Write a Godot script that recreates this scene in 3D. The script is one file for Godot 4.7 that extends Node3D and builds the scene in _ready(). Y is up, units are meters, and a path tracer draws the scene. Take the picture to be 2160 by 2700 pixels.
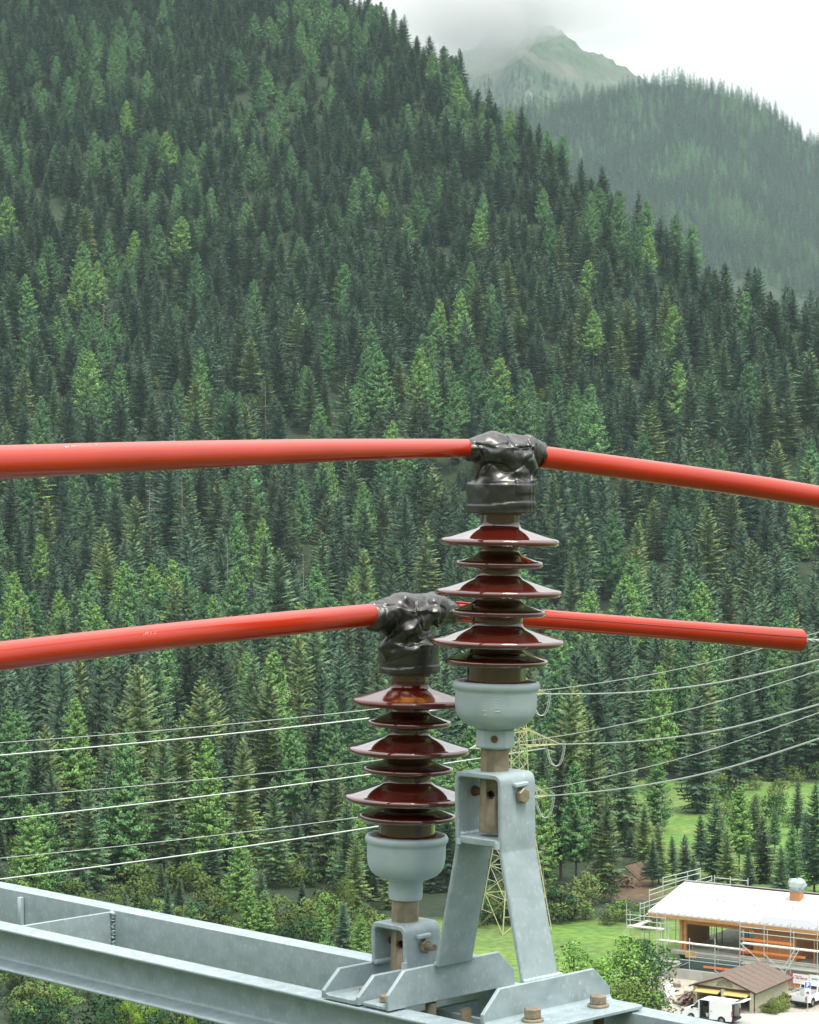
extends Node3D
# A medium-voltage cross-arm with two brown post insulators and red covered conductors, high above a valley:
# a lattice tower, a house under construction and a forested mountainside behind it.

const EYE := Vector3(0, 48.6, 0)
const FOCAL := 6400.0          # lens in pixels of the 2160 x 2700 photograph
const PITCH := 0.015624        # the camera looks down by 0.9 degrees
# cross-arm frame: S runs along the beams (away to the left), T across them (away to the right), U up
const FO := Vector3(-0.96694, 47.52755, -5.71394)
const FS := Vector3(-0.67655, -0.01570, -0.73620)
const FT := Vector3(0.73619, 0.00803, -0.67673)
const FU := Vector3(-0.01759, 0.99982, -0.00727)
const AX := Vector3(0.01999, 0.99980, 0.00037)   # both insulators lean a little to the right

var M := {}
var used := {}
var unit_box: BoxMesh
var unit_rod: CylinderMesh
var rng := RandomNumberGenerator.new()
var noise_a := FastNoiseLite.new()
var noise_b := FastNoiseLite.new()
var spruces := []
var larches := []
var snags := []
var leafies := []
var shrubs := []

# ------------------------------------------------------------------ mesh helpers

class MB:
	var v := PackedVector3Array()
	var n := PackedVector3Array()
	var c := PackedColorArray()
	var uv := PackedVector2Array()
	var col := Color.WHITE
	func tri3(a: Vector3, b: Vector3, d: Vector3, na: Vector3, nb: Vector3, nd: Vector3) -> void:
		if (d - a).cross(b - a).dot(na + nb + nd) < 0.0:
			v.append(a); v.append(d); v.append(b)
			n.append(na); n.append(nd); n.append(nb)
		else:
			v.append(a); v.append(b); v.append(d)
			n.append(na); n.append(nb); n.append(nd)
		c.append(col); c.append(col); c.append(col)
	func tri(a: Vector3, b: Vector3, d: Vector3, out: Vector3) -> void:
		var f := (d - a).cross(b - a)
		if f.length_squared() < 1e-18:
			return
		f = f.normalized()
		if f.dot(out) < 0.0:
			f = -f
		tri3(a, b, d, f, f, f)
	func quad(a: Vector3, b: Vector3, d: Vector3, e: Vector3, out: Vector3) -> void:
		tri(a, b, d, out)
		tri(a, d, e, out)
	func leaf(a: Vector3, b: Vector3, d: Vector3, nn: Vector3) -> void:
		tri3(a, b, d, nn, nn, nn)
	func mesh(mat: Material, into: ArrayMesh = null) -> ArrayMesh:
		var m := into if into else ArrayMesh.new()
		var a := []
		a.resize(Mesh.ARRAY_MAX)
		a[Mesh.ARRAY_VERTEX] = v
		a[Mesh.ARRAY_NORMAL] = n
		a[Mesh.ARRAY_COLOR] = c
		m.add_surface_from_arrays(Mesh.PRIMITIVE_TRIANGLES, a)
		m.surface_set_material(m.get_surface_count() - 1, mat)
		return m

func lin(r: float, g: float, b: float) -> Color:
	return Color(r, g, b).linear_to_srgb()

func nm(parent: Node, called: String) -> String:
	var key := str(parent.get_instance_id()) + called
	var k: int = used.get(key, 0)
	used[key] = k + 1
	return called if k == 0 else "%s_%03d" % [called, k]

func obj(called: String, mesh: Mesh, parent: Node = self, mat: Material = null) -> MeshInstance3D:
	var o := MeshInstance3D.new()
	o.mesh = mesh
	o.name = nm(parent, called)
	if mat:
		o.set_surface_override_material(0, mat)
	parent.add_child(o, true)
	return o

func thing(called: String, label: String, category: String, at := Vector3.ZERO, group := "") -> Node3D:
	var o := Node3D.new()
	o.name = nm(self, called)
	add_child(o, true)
	o.position = at
	tag(o, label, category, group)
	return o

func tag(o: Node, label: String, category: String, group := "") -> void:
	o.set_meta("label", label)
	o.set_meta("category", category)
	if group != "":
		o.set_meta("group", group)

func struct(called: String, mesh: Mesh, label: String, category: String) -> MeshInstance3D:
	var o := obj(called, mesh)
	o.set_meta("kind", "structure")
	tag(o, label, category)
	return o

func rod(parent: Node3D, called: String, a: Vector3, b: Vector3, r: float, mat: Material) -> MeshInstance3D:
	var o := obj(called, unit_rod, parent, mat)
	var y := b - a
	var l := y.length()
	y /= l
	var x := y.cross(Vector3(0.31, 0.13, 0.94)).normalized()
	var z := x.cross(y)
	o.transform = Transform3D(Basis(x * r, y * l, z * r), (a + b) * 0.5)
	return o

func box(parent: Node3D, called: String, at: Vector3, ex: Vector3, ey: Vector3, ez: Vector3, mat: Material) -> MeshInstance3D:
	var o := obj(called, unit_box, parent, mat)   # ex, ey, ez: full edges
	o.transform = Transform3D(Basis(ex, ey, ez), at)
	return o

func lathe(mb: MB, prof: Array, segs: int, o: Vector3, ax: Vector3, jag := 0.0) -> void:
	# prof: Vector2(radius, height) from bottom to top; outside to the right of that path
	var e1 := ax.cross(Vector3(0.2, 0.1, 1)).normalized()
	var e2 := e1.cross(ax)
	var sn := []
	for i in prof.size() - 1:
		var d: Vector2 = prof[i + 1] - prof[i]
		sn.append(Vector2(d.y, -d.x).normalized())
	var cs := []
	for k in segs + 1:
		var a := TAU * k / segs
		cs.append(e1 * cos(a) + e2 * sin(a))
	for i in prof.size() - 1:
		var p: Vector2 = prof[i]
		var q: Vector2 = prof[i + 1]
		if p.is_equal_approx(q):
			continue
		var np: Vector2 = sn[i]
		var nq: Vector2 = sn[i]
		if i > 0 and sn[i - 1].dot(sn[i]) > 0.55:
			np = (sn[i - 1] + sn[i]).normalized()
		if i < sn.size() - 1 and sn[i + 1].dot(sn[i]) > 0.55:
			nq = (sn[i + 1] + sn[i]).normalized()
		for k in segs:
			var u: Vector3 = cs[k]
			var w: Vector3 = cs[k + 1]
			var a := o + u * p.x + ax * p.y
			var b := o + w * p.x + ax * p.y
			var d := o + w * q.x + ax * q.y
			var e := o + u * q.x + ax * q.y
			var na := u * np.x + ax * np.y
			var nb := w * np.x + ax * np.y
			var nd := w * nq.x + ax * nq.y
			var ne := u * nq.x + ax * nq.y
			if p.x > 1e-6:
				mb.tri3(a, b, d, na, nb, nd)
			if q.x > 1e-6:
				mb.tri3(a, d, e, na, nd, ne)

func rounded(pts: Array, rad: float, n := 4) -> PackedVector2Array:
	# rounds the corners of a closed polygon; a Vector3's z gives that corner a radius of its own
	var out := PackedVector2Array()
	var k := pts.size()
	for i in k:
		var p := Vector2(pts[i].x, pts[i].y)
		var r: float = pts[i].z if pts[i] is Vector3 else rad
		var a := Vector2(pts[(i + k - 1) % k].x, pts[(i + k - 1) % k].y)
		var b := Vector2(pts[(i + 1) % k].x, pts[(i + 1) % k].y)
		var da := (a - p).normalized()
		var db := (b - p).normalized()
		if r < 1e-5:
			out.append(p)
			continue
		var t: float = r / tan(da.angle_to(db) * 0.5 if da.angle_to(db) > 0 else -da.angle_to(db) * 0.5)
		t = minf(t, minf(p.distance_to(a), p.distance_to(b)) * 0.49)
		var s := p + da * t
		var e := p + db * t
		for j in n + 1:
			var f := float(j) / n
			out.append(s.lerp(p, f).lerp(p.lerp(e, f), f))
	return out

func extrude(mb: MB, poly: PackedVector2Array, o: Vector3, ax: Vector3, ay: Vector3, az: Vector3, depth: float, bev := 0.0) -> void:
	# poly in the plane of ax and ay, pushed along az; a bevel breaks the edges at both ends
	var k := poly.size()
	if Geometry2D.is_polygon_clockwise(poly):
		poly.reverse()
	var inn := PackedVector2Array()
	var en := []
	for i in k:
		var d := (poly[(i + 1) % k] - poly[i]).normalized()
		en.append(Vector2(d.y, -d.x))
	for i in k:
		var a: Vector2 = en[(i + k - 1) % k]
		var b: Vector2 = en[i]
		var m := (a + b)
		m = m / maxf(m.dot(b), 0.3)
		inn.append(poly[i] - m * bev)
	var rings := [[inn, 0.0], [poly, bev], [poly, depth - bev], [inn, depth]]
	if bev <= 0.0:
		rings = [[poly, 0.0], [poly, depth]]
	for r in rings.size() - 1:
		var p0: PackedVector2Array = rings[r][0]
		var p1: PackedVector2Array = rings[r + 1][0]
		var z0: float = rings[r][1]
		var z1: float = rings[r + 1][1]
		var tilt := 0.0
		if bev > 0.0 and r == 0:
			tilt = -1.0
		if bev > 0.0 and r == rings.size() - 2:
			tilt = 1.0
		for i in k:
			var j := (i + 1) % k
			var ni: Vector2 = en[i]
			var nj: Vector2 = en[i]
			var prev: Vector2 = en[(i + k - 1) % k]
			var next: Vector2 = en[j]
			if prev.dot(ni) > 0.6:
				ni = (prev + ni).normalized()
			if next.dot(nj) > 0.6:
				nj = (next + nj).normalized()
			var n0 := (ax * ni.x + ay * ni.y + az * tilt).normalized()
			var n1 := (ax * nj.x + ay * nj.y + az * tilt).normalized()
			var a := o + ax * p0[i].x + ay * p0[i].y + az * z0
			var b := o + ax * p0[j].x + ay * p0[j].y + az * z0
			var d := o + ax * p1[j].x + ay * p1[j].y + az * z1
			var e := o + ax * p1[i].x + ay * p1[i].y + az * z1
			mb.tri3(a, b, d, n0, n1, n1)
			mb.tri3(a, d, e, n0, n1, n0)
	var caps: PackedVector2Array = rings[0][0]
	var ix := Geometry2D.triangulate_polygon(caps)
	if ix.is_empty():
		caps = poly
		ix = Geometry2D.triangulate_polygon(caps)
	for t in range(0, ix.size(), 3):
		var p := []
		for q in 3:
			p.append(o + ax * caps[ix[t + q]].x + ay * caps[ix[t + q]].y)
		mb.tri3(p[0], p[1], p[2], -az, -az, -az)
		mb.tri3(p[0] + az * depth, p[1] + az * depth, p[2] + az * depth, az, az, az)

func sweep(mb: MB, pts: PackedVector3Array, rad: Array, segs: int, lip := 0.0, lip_at := 0.0, caps := true, squash := 1.0) -> void:
	# a tube along pts; with a lip its skin overlaps itself like a slit cover clipped shut
	var k := pts.size()
	var prev := []
	var pn := []
	for i in k:
		var d := (pts[mini(i + 1, k - 1)] - pts[maxi(i - 1, 0)]).normalized()
		var sx := d.cross(Vector3.UP).normalized()
		var sy := sx.cross(d)
		var ring := []
		var rn := []
		for j in segs + 1:
			var a := TAU * j / segs + lip_at
			var f := 1.0 + (lip * j / segs if lip > 0.0 else -lip * (segs - j) / segs)
			var w := sx * cos(a) + sy * sin(a) * squash
			ring.append(pts[i] + w * float(rad[i]) * f)
			rn.append((sx * cos(a) * squash + sy * sin(a)).normalized())
		if i > 0:
			for j in segs:
				mb.tri3(prev[j], prev[j + 1], ring[j + 1], pn[j], pn[j + 1], rn[j + 1])
				mb.tri3(prev[j], ring[j + 1], ring[j], pn[j], rn[j + 1], rn[j])
			if lip != 0.0:
				mb.quad(prev[segs], prev[0], ring[0], ring[segs], Vector3(0, -1, 0.3))
		if caps and (i == 0 or i == k - 1):
			var s := -d if i == 0 else d
			for j in segs:
				mb.tri3(pts[i], ring[j], ring[j + 1], s, s, s)
		prev = ring
		pn = rn

func curve(pts: Array, n: int) -> PackedVector3Array:
	# Catmull-Rom through pts, n steps per span
	var out := PackedVector3Array()
	var k := pts.size()
	for i in k - 1:
		var a: Vector3 = pts[maxi(i - 1, 0)]
		var b: Vector3 = pts[i]
		var c: Vector3 = pts[i + 1]
		var d: Vector3 = pts[mini(i + 2, k - 1)]
		for j in n:
			out.append(b.cubic_interpolate(c, a, d, float(j) / n))
	out.append(pts[k - 1])
	return out

func along(vals: Array, n: int) -> Array:
	var out := []
	for i in vals.size() - 1:
		for j in n:
			out.append(lerpf(vals[i], vals[i + 1], float(j) / n))
	out.append(vals[vals.size() - 1])
	return out

# ------------------------------------------------------------------ places

func at(x: float, y: float, depth: float) -> Vector3:
	var p := Vector3((x - 1080.0) / FOCAL, -(y - 1350.0) / FOCAL, -1.0) * depth
	return EYE + Basis(Vector3.RIGHT, -PITCH) * p

func proj(p: Vector3) -> Vector3:
	var q := Basis(Vector3.RIGHT, PITCH) * (p - EYE)
	return Vector3(1080.0 - q.x / q.z * FOCAL, 1350.0 + q.y / q.z * FOCAL, -q.z)

func fr(s: float, t: float, u: float) -> Vector3:
	return FO + FS * s + FT * t + FU * u

func table(t: Array, x: float) -> float:
	if x <= t[0][0]:
		return t[0][1]
	for i in t.size() - 1:
		if x <= t[i + 1][0]:
			var f: float = (x - t[i][0]) / (t[i + 1][0] - t[i][0])
			return lerpf(t[i][1], t[i + 1][1], f)
	return t[t.size() - 1][1]

var PROFILE := [[-900.0, 420.0], [-200.0, 110.0], [0.0, 35.5], [60.0, 23.0], [120.0, 8.0], [165.0, 0.0], [420.0, 0.0], [520.0, 12.0], [600.0, 34.0], [700.0, 78.0], [850.0, 150.0], [1000.0, 220.0], [1200.0, 312.0], [1500.0, 450.0], [2600.0, 960.0]]
var INVERSE := [[-1.0, 420.0], [12.0, 520.0], [34.0, 600.0], [78.0, 700.0], [150.0, 850.0], [220.0, 1000.0], [312.0, 1200.0], [450.0, 1500.0], [960.0, 2600.0]]
var CREST := [[-900.0, 700.0], [-200.0, 440.0], [5.0, 219.0], [30.0, 183.0], [55.0, 149.0], [76.0, 121.0], [96.0, 101.0], [122.0, 87.0], [170.0, 66.0], [260.0, 40.0], [420.0, 10.0], [900.0, 3.0]]

func ground(x: float, d: float) -> float:
	var h := table(PROFILE, d)
	if d > 420.0:
		var c := table(CREST, x)
		var dc := table(INVERSE, c)
		if d > dc:
			h = c - (d - dc) * 0.42
			h = maxf(h, 2.0)
		h += noise_a.get_noise_2d(x, d) * clampf((d - 420.0) * 0.04, 0.0, 8.0)
	elif d < 150.0:
		h += noise_a.get_noise_2d(x, d) * clampf((150.0 - d) * 0.05, 0.0, 2.0)
	return h

func is_meadow(x: float, d: float) -> bool:
	var edge := noise_b.get_noise_2d(x * 3.0, d * 3.0) * 5.0
	if d > 150.0 and d < 264.0 + edge * 0.4 and x > -4.0 + edge:
		return true
	if d > 262.0 and d < 378.0 + edge * 3.0 and x > 29.0 + edge + maxf(0.0, 300.0 - d) * 0.1:
		return true
	return false

# ------------------------------------------------------------------ textures and materials

func speckle(size: int, seed_: int, freq: float, stretch: float, lo: Color, hi: Color, fleck: float, cell_freq := 0.03) -> ImageTexture:
	var f := FastNoiseLite.new()
	f.seed = seed_
	f.frequency = freq
	f.fractal_octaves = 5
	var g := FastNoiseLite.new()
	g.seed = seed_ + 7
	g.noise_type = FastNoiseLite.TYPE_CELLULAR
	g.cellular_return_type = FastNoiseLite.RETURN_DISTANCE
	g.frequency = cell_freq
	var a := f.get_seamless_image(size, size)
	var b := g.get_seamless_image(size, int(size / stretch))
	b.resize(size, size, Image.INTERPOLATE_BILINEAR)
	var im := Image.create(size, size, true, Image.FORMAT_RGB8)
	for y in size:
		for x in size:
			var t := a.get_pixel(x, y).r
			var cc := lo.lerp(hi, t)
			var e := b.get_pixel(x, y).r
			if fleck > 0.0 and e < 0.30:
				cc = cc.lerp(Color(0.92, 0.95, 0.95), fleck * (0.30 - e) / 0.30 * (0.4 + 0.8 * t))
			im.set_pixel(x, y, cc)
	im.generate_mipmaps()
	return ImageTexture.create_from_image(im)

func bumps(size: int, seed_: int, freq: float, strength: float) -> ImageTexture:
	var f := FastNoiseLite.new()
	f.seed = seed_
	f.frequency = freq
	f.fractal_octaves = 4
	var a := f.get_seamless_image(size, size)
	a.bump_map_to_normal_map(strength)
	a.generate_mipmaps()
	return ImageTexture.create_from_image(a)

func mat(called: String, color: Color, rough := 0.6, metal := 0.0) -> StandardMaterial3D:
	var m := StandardMaterial3D.new()
	m.resource_name = called
	m.albedo_color = color
	m.roughness = rough
	m.metallic = metal
	M[called] = m
	return m

func triplanar(m: StandardMaterial3D, tex: Texture2D, scale: float, world := true) -> void:
	m.albedo_texture = tex
	m.uv1_triplanar = true
	m.uv1_world_triplanar = world
	m.uv1_scale = Vector3.ONE * scale

func foliage(called: String, tint: Color) -> StandardMaterial3D:
	var m := mat(called, tint, 0.75)
	m.vertex_color_use_as_albedo = true
	m.specular_mode = BaseMaterial3D.SPECULAR_SCHLICK_GGX
	m.metallic_specular = 0.25
	m.backlight_enabled = true
	m.backlight = Color(0.4, 0.4, 0.4)
	m.cull_mode = BaseMaterial3D.CULL_DISABLED
	return m

func materials() -> void:
	var galv := speckle(512, 11, 0.012, 2.2, Color(0.52, 0.585, 0.605), Color(0.64, 0.70, 0.725), 0.6, 0.05)
	var m := mat("galvanised", Color(1, 1, 1), 0.46, 0.15)
	triplanar(m, galv, 3.2)
	m.normal_enabled = true
	m.normal_texture = bumps(256, 5, 0.03, 1.6)
	m.normal_scale = 0.12
	m = mat("galvanised_cast", Color(1.0, 1.0, 1.0), 0.5, 0.1)
	triplanar(m, speckle(256, 31, 0.01, 1.0, Color(0.60, 0.67, 0.70), Color(0.71, 0.77, 0.79), 0.0), 4.0)
	m.normal_enabled = true
	m.normal_texture = bumps(256, 9, 0.02, 2.0)
	m.normal_scale = 0.16
	m = mat("pin_steel", Color(1, 1, 1), 0.55, 0.25)
	triplanar(m, speckle(256, 41, 0.02, 1.0, Color(0.46, 0.42, 0.35), Color(0.63, 0.59, 0.51), 0.1), 5.0)
	m = mat("bolt_steel", Color(1, 1, 1), 0.5, 0.3)
	triplanar(m, speckle(256, 43, 0.03, 1.0, Color(0.47, 0.43, 0.36), Color(0.60, 0.56, 0.48), 0.0), 12.0)
	m = mat("rusty_bolt", Color(1, 1, 1), 0.7, 0.1)
	triplanar(m, speckle(256, 44, 0.04, 1.0, Color(0.30, 0.20, 0.15), Color(0.48, 0.36, 0.28), 0.0), 20.0)
	m = mat("porcelain", Color(0.305, 0.095, 0.065), 0.06)
	m.metallic_specular = 1.0
	m.clearcoat_enabled = true
	m.clearcoat = 1.0
	m.clearcoat_roughness = 0.03
	m = mat("porcelain_stained", Color(1, 1, 1), 0.16)
	m.vertex_color_use_as_albedo = true
	m.metallic_specular = 0.55
	m.clearcoat_enabled = true
	m.clearcoat = 0.4
	m.clearcoat_roughness = 0.08
	m = mat("cement", Color(1, 1, 1), 0.9)
	triplanar(m, speckle(256, 51, 0.09, 1.0, Color(0.40, 0.29, 0.20), Color(0.66, 0.55, 0.42), 0.0), 14.0)
	m = mat("red_cover", Color(1, 1, 1), 0.16)
	triplanar(m, speckle(256, 61, 0.008, 3.0, Color(0.65, 0.165, 0.075), Color(0.71, 0.20, 0.095), 0.0), 2.0)
	m.metallic_specular = 0.5
	m = mat("cover_print", Color(0.95, 0.84, 0.81), 0.45)
	m = mat("tape", Color(0.095, 0.097, 0.102), 0.33)
	m.metallic_specular = 0.75
	m.normal_enabled = true
	m.normal_texture = bumps(256, 71, 0.02, 2.5)
	m.normal_scale = 0.10
	m.uv1_triplanar = true
	m.uv1_world_triplanar = true
	m.uv1_scale = Vector3.ONE * 7.0
	mat("wire", Color(0.62, 0.66, 0.66), 0.5, 0.4)
	mat("far_wire", Color(0.74, 0.77, 0.76), 0.55, 0.2)
	m = mat("tower_paint", Color(0.70, 0.70, 0.55), 0.6)
	mat("string_glass", Color(0.62, 0.68, 0.68), 0.2)
	m = mat("roof_white", Color(1, 1, 1), 0.55)
	triplanar(m, speckle(256, 81, 0.01, 1.0, Color(0.74, 0.74, 0.74), Color(0.79, 0.79, 0.79), 0.0), 0.25)
	mat("roof_film", Color(0.56, 0.57, 0.59), 0.45)
	mat("lattice", Color(0.50, 0.50, 0.45), 0.8)
	m = mat("timber", Color(1, 1, 1), 0.7)
	triplanar(m, speckle(256, 82, 0.012, 6.0, Color(0.68, 0.47, 0.27), Color(0.79, 0.59, 0.38), 0.0), 0.6)
	m = mat("board", Color(1, 1, 1), 0.75)
	triplanar(m, speckle(256, 83, 0.03, 1.0, Color(0.57, 0.37, 0.22), Color(0.72, 0.51, 0.32), 0.0), 0.5)
	m = mat("concrete", Color(1, 1, 1), 0.9)
	triplanar(m, speckle(256, 84, 0.015, 1.0, Color(0.58, 0.58, 0.56), Color(0.72, 0.72, 0.69), 0.0), 0.2)
	mat("membrane", Color(0.25, 0.31, 0.31), 0.7)
	m = mat("garage_wall", Color(1, 1, 1), 0.9)
	triplanar(m, speckle(256, 85, 0.02, 1.0, Color(0.68, 0.67, 0.58), Color(0.78, 0.77, 0.68), 0.0), 0.3)
	m = mat("garage_roof", Color(1, 1, 1), 0.85)
	triplanar(m, speckle(256, 86, 0.03, 1.0, Color(0.35, 0.30, 0.275), Color(0.48, 0.42, 0.385), 0.0), 0.35)
	mat("brown_trim", Color(0.25, 0.17, 0.13), 0.7)
	mat("van_lining", Color(0.36, 0.36, 0.35), 0.8)
	mat("garage_door", Color(0.80, 0.69, 0.42), 0.6)
	m = mat("car_white", Color(0.90, 0.91, 0.92), 0.3)
	m.clearcoat_enabled = true
	m.clearcoat = 0.5
	m = mat("car_glass", Color(0.10, 0.15, 0.17), 0.06)
	m.metallic_specular = 0.8
	mat("black_plastic", Color(0.10, 0.10, 0.105), 0.6)
	mat("tyre", Color(0.06, 0.06, 0.06), 0.85)
	mat("rim_metal", Color(0.55, 0.56, 0.57), 0.4, 0.5)
	mat("red_lamp", Color(0.62, 0.07, 0.07), 0.3)
	mat("scaffold_steel", Color(0.70, 0.74, 0.72), 0.5, 0.2)
	mat("scaffold_plank", Color(0.80, 0.79, 0.76), 0.7)
	mat("toe_orange", Color(0.86, 0.50, 0.27), 0.6)
	mat("sign_blue", Color(0.07, 0.35, 0.72), 0.45)
	mat("sign_white", Color(0.92, 0.93, 0.94), 0.5)
	mat("banner_pink", Color(0.83, 0.22, 0.40), 0.6)
	mat("banner_ink", Color(0.72, 0.45, 0.50), 0.6)
	mat("banner_teal", Color(0.45, 0.68, 0.72), 0.6)
	mat("foil", Color(0.62, 0.68, 0.68), 0.4, 0.2)
	mat("brick_orange", Color(0.72, 0.50, 0.36), 0.8)
	mat("orange_machine", Color(0.80, 0.36, 0.12), 0.5)
	m = mat("log_wood", Color(1, 1, 1), 0.9)
	triplanar(m, speckle(256, 88, 0.03, 3.0, Color(0.36, 0.29, 0.25), Color(0.56, 0.48, 0.42), 0.0), 0.8)
	m = mat("bark", Color(1, 1, 1), 0.95)
	m.vertex_color_use_as_albedo = true
	m = mat("terrain", Color(1, 1, 1), 0.95)
	m.vertex_color_use_as_albedo = true
	triplanar(m, speckle(512, 91, 0.02, 1.0, Color(0.66, 0.70, 0.62), Color(1.0, 1.0, 0.98), 0.0), 0.07)
	m = mat("gravel", Color(1, 1, 1), 0.95)
	triplanar(m, speckle(512, 92, 0.04, 1.0, Color(0.52, 0.51, 0.46), Color(0.72, 0.70, 0.65), 0.0), 0.12)
	m = mat("asphalt", Color(1, 1, 1), 0.9)
	triplanar(m, speckle(512, 93, 0.05, 1.0, Color(0.56, 0.57, 0.56), Color(0.68, 0.69, 0.67), 0.0), 0.15)
	m = mat("rock", Color(1, 1, 1), 0.95)
	triplanar(m, speckle(256, 94, 0.03, 1.0, Color(0.42, 0.38, 0.35), Color(0.66, 0.62, 0.57), 0.0), 0.2)
	for i in 6:
		var k: float = [0.78, 1.0, 1.22, 0.88, 1.1, 1.3][i]
		var c: Color = [Color(1, 1, 1), Color(0.98, 1, 1.05), Color(1, 1, 0.94), Color(0.95, 1.02, 1.04), Color(1.06, 1, 0.9), Color(1.08, 1.0, 0.85)][i]
		foliage("spruce%d" % i, Color(c.r * k, c.g * k, c.b * k))
	for i in 4:
		var k: float = [0.92, 1.0, 1.1, 1.2][i]
		var c: Color = [Color(0.95, 1, 1.0), Color(1, 1, 1), Color(1.0, 1, 0.95), Color(1.06, 1.0, 0.86)][i]
		foliage("larch%d" % i, Color(c.r * k, c.g * k, c.b * k))
	foliage("broad_bright", Color(1.5, 1.5, 0.9))
	foliage("broad", Color(1.2, 1.15, 1.1))
	foliage("broad_dark", Color(0.66, 0.82, 0.9))
	foliage("broad_willow", Color(1.35, 1.4, 1.3))

# ------------------------------------------------------------------ light and camera

func sky_image() -> ImageTexture:
	# an overcast sky: three times as bright overhead as at the horizon, with soft cloud structure
	var f := FastNoiseLite.new()
	f.seed = 3
	f.frequency = 1.1
	f.fractal_octaves = 5
	var w := 512
	var h := 256
	var im := Image.create(w, h, false, Image.FORMAT_RGBF)
	for y in h:
		var el := (0.5 - (y + 0.5) / h) * PI
		for x in w:
			var az := TAU * (x + 0.5) / w
			var d := Vector3(cos(az) * cos(el), sin(el), sin(az) * cos(el))
			var s := maxf(d.y, 0.0)
			var q := d / (0.25 + s)
			var c := f.get_noise_3d(q.x, q.y * 0.6, q.z)
			var l := 0.57 * (1.0 + 3.8 * s) * (1.0 + 0.38 * c)
			im.set_pixel(x, y, Color(l, l * 0.998, l * 0.99))
	return ImageTexture.create_from_image(im)

func camera_and_light() -> void:
	var cam := Camera3D.new()
	cam.name = "camera"
	cam.fov = rad_to_deg(2.0 * atan(1350.0 / FOCAL))
	cam.near = 0.05
	cam.far = 14000.0
	add_child(cam)
	cam.transform = Transform3D(Basis(Vector3.RIGHT, -PITCH), EYE)
	cam.current = true
	var env := Environment.new()
	env.background_mode = Environment.BG_SKY
	var sky := Sky.new()
	var sm := PanoramaSkyMaterial.new()
	sm.panorama = sky_image()
	sky.sky_material = sm
	env.sky = sky
	env.tonemap_mode = Environment.TONE_MAPPER_LINEAR
	env.tonemap_exposure = 1.13
	env.sdfgi_enabled = true
	env.ssao_enabled = true
	env.ssil_enabled = true
	env.fog_enabled = true
	env.fog_mode = Environment.FOG_MODE_EXPONENTIAL
	env.fog_density = 0.000080
	env.fog_light_color = Color(0.86, 0.985, 1.0)
	env.volumetric_fog_enabled = true
	env.volumetric_fog_density = 0.0
	var we := WorldEnvironment.new()
	we.name = "world_environment"
	we.environment = env
	add_child(we)
	var sun := DirectionalLight3D.new()
	sun.name = "sun"
	sun.light_energy = 1.05
	sun.light_color = Color(1.0, 0.97, 0.92)
	sun.light_angular_distance = 18.0
	sun.shadow_enabled = true
	add_child(sun)
	sun.look_at_from_position(Vector3(28, 100, 34), Vector3.ZERO)

# ------------------------------------------------------------------ ground

func ground_color(x: float, d: float) -> Color:
	var n := noise_b.get_noise_2d(x * 2.0, d * 2.0)
	if is_meadow(x, d):
		var f := noise_a.get_noise_2d(x * 6.0, d * 6.0)
		var q := noise_a.get_noise_2d(x * 22.0 + 50.0, d * 14.0)
		return Color(0.155 + 0.06 * f + 0.06 * q, 0.28 + 0.05 * n + 0.07 * q, 0.055 + 0.03 * f)
	if d < 170.0:
		return Color(0.07 + 0.02 * n, 0.10 + 0.03 * n, 0.03)
	if absf(x - 25.5) < 2.6 and absf(d - 284.0) < 7.0:
		return Color(0.15, 0.095, 0.06)
	return Color(0.028 + 0.012 * n, 0.052 + 0.016 * n, 0.020)

func sheet(xs: PackedFloat32Array, ds: PackedFloat32Array, hf: Callable, cf: Callable, m: Material) -> ArrayMesh:
	var nx := xs.size()
	var nd := ds.size()
	var v := PackedVector3Array()
	var n := PackedVector3Array()
	var c := PackedColorArray()
	for j in nd:
		for i in nx:
			v.append(Vector3(xs[i], hf.call(xs[i], ds[j]), -ds[j]))
			c.append(cf.call(xs[i], ds[j]))
	n.resize(v.size())
	for j in nd:
		for i in nx:
			var a := v[j * nx + mini(i + 1, nx - 1)] - v[j * nx + maxi(i - 1, 0)]
			var b := v[mini(j + 1, nd - 1) * nx + i] - v[maxi(j - 1, 0) * nx + i]
			n[j * nx + i] = a.cross(b).normalized()
	var ix := PackedInt32Array()
	for j in nd - 1:
		for i in nx - 1:
			var p := j * nx + i
			ix.append_array([p, p + nx, p + 1, p + 1, p + nx, p + nx + 1])
	var arr := []
	arr.resize(Mesh.ARRAY_MAX)
	arr[Mesh.ARRAY_VERTEX] = v
	arr[Mesh.ARRAY_NORMAL] = n
	arr[Mesh.ARRAY_COLOR] = c
	arr[Mesh.ARRAY_INDEX] = ix
	var am := ArrayMesh.new()
	am.add_surface_from_arrays(Mesh.PRIMITIVE_TRIANGLES, arr)
	am.surface_set_material(0, m)
	return am

func steps(list: Array) -> PackedFloat32Array:
	# [[from, to, step], ...]
	var out := PackedFloat32Array()
	for s in list:
		var x: float = s[0]
		while x < s[1] - 0.01:
			out.append(x)
			x += s[2]
	out.append(list[list.size() - 1][1])
	return out

func far_hill(x: float, d: float) -> float:
	var crest := table([[-600.0, 380.0], [0.0, 470.0], [180.0, 500.0], [278.0, 520.0], [337.0, 528.0], [392.0, 513.0], [440.0, 495.0], [480.0, 465.0], [506.0, 448.0], [700.0, 330.0], [1500.0, 120.0]], x)
	var h := crest - absf(d - 3000.0) * 0.55 + (25.0 if absf(d - 3000.0) < 40.0 else 25.0) * exp(-pow((d - 3000.0) / 60.0, 2.0)) - 25.0
	h += noise_a.get_noise_2d(x * 0.5, d * 0.5) * 9.0
	return maxf(h, -20.0)

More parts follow.
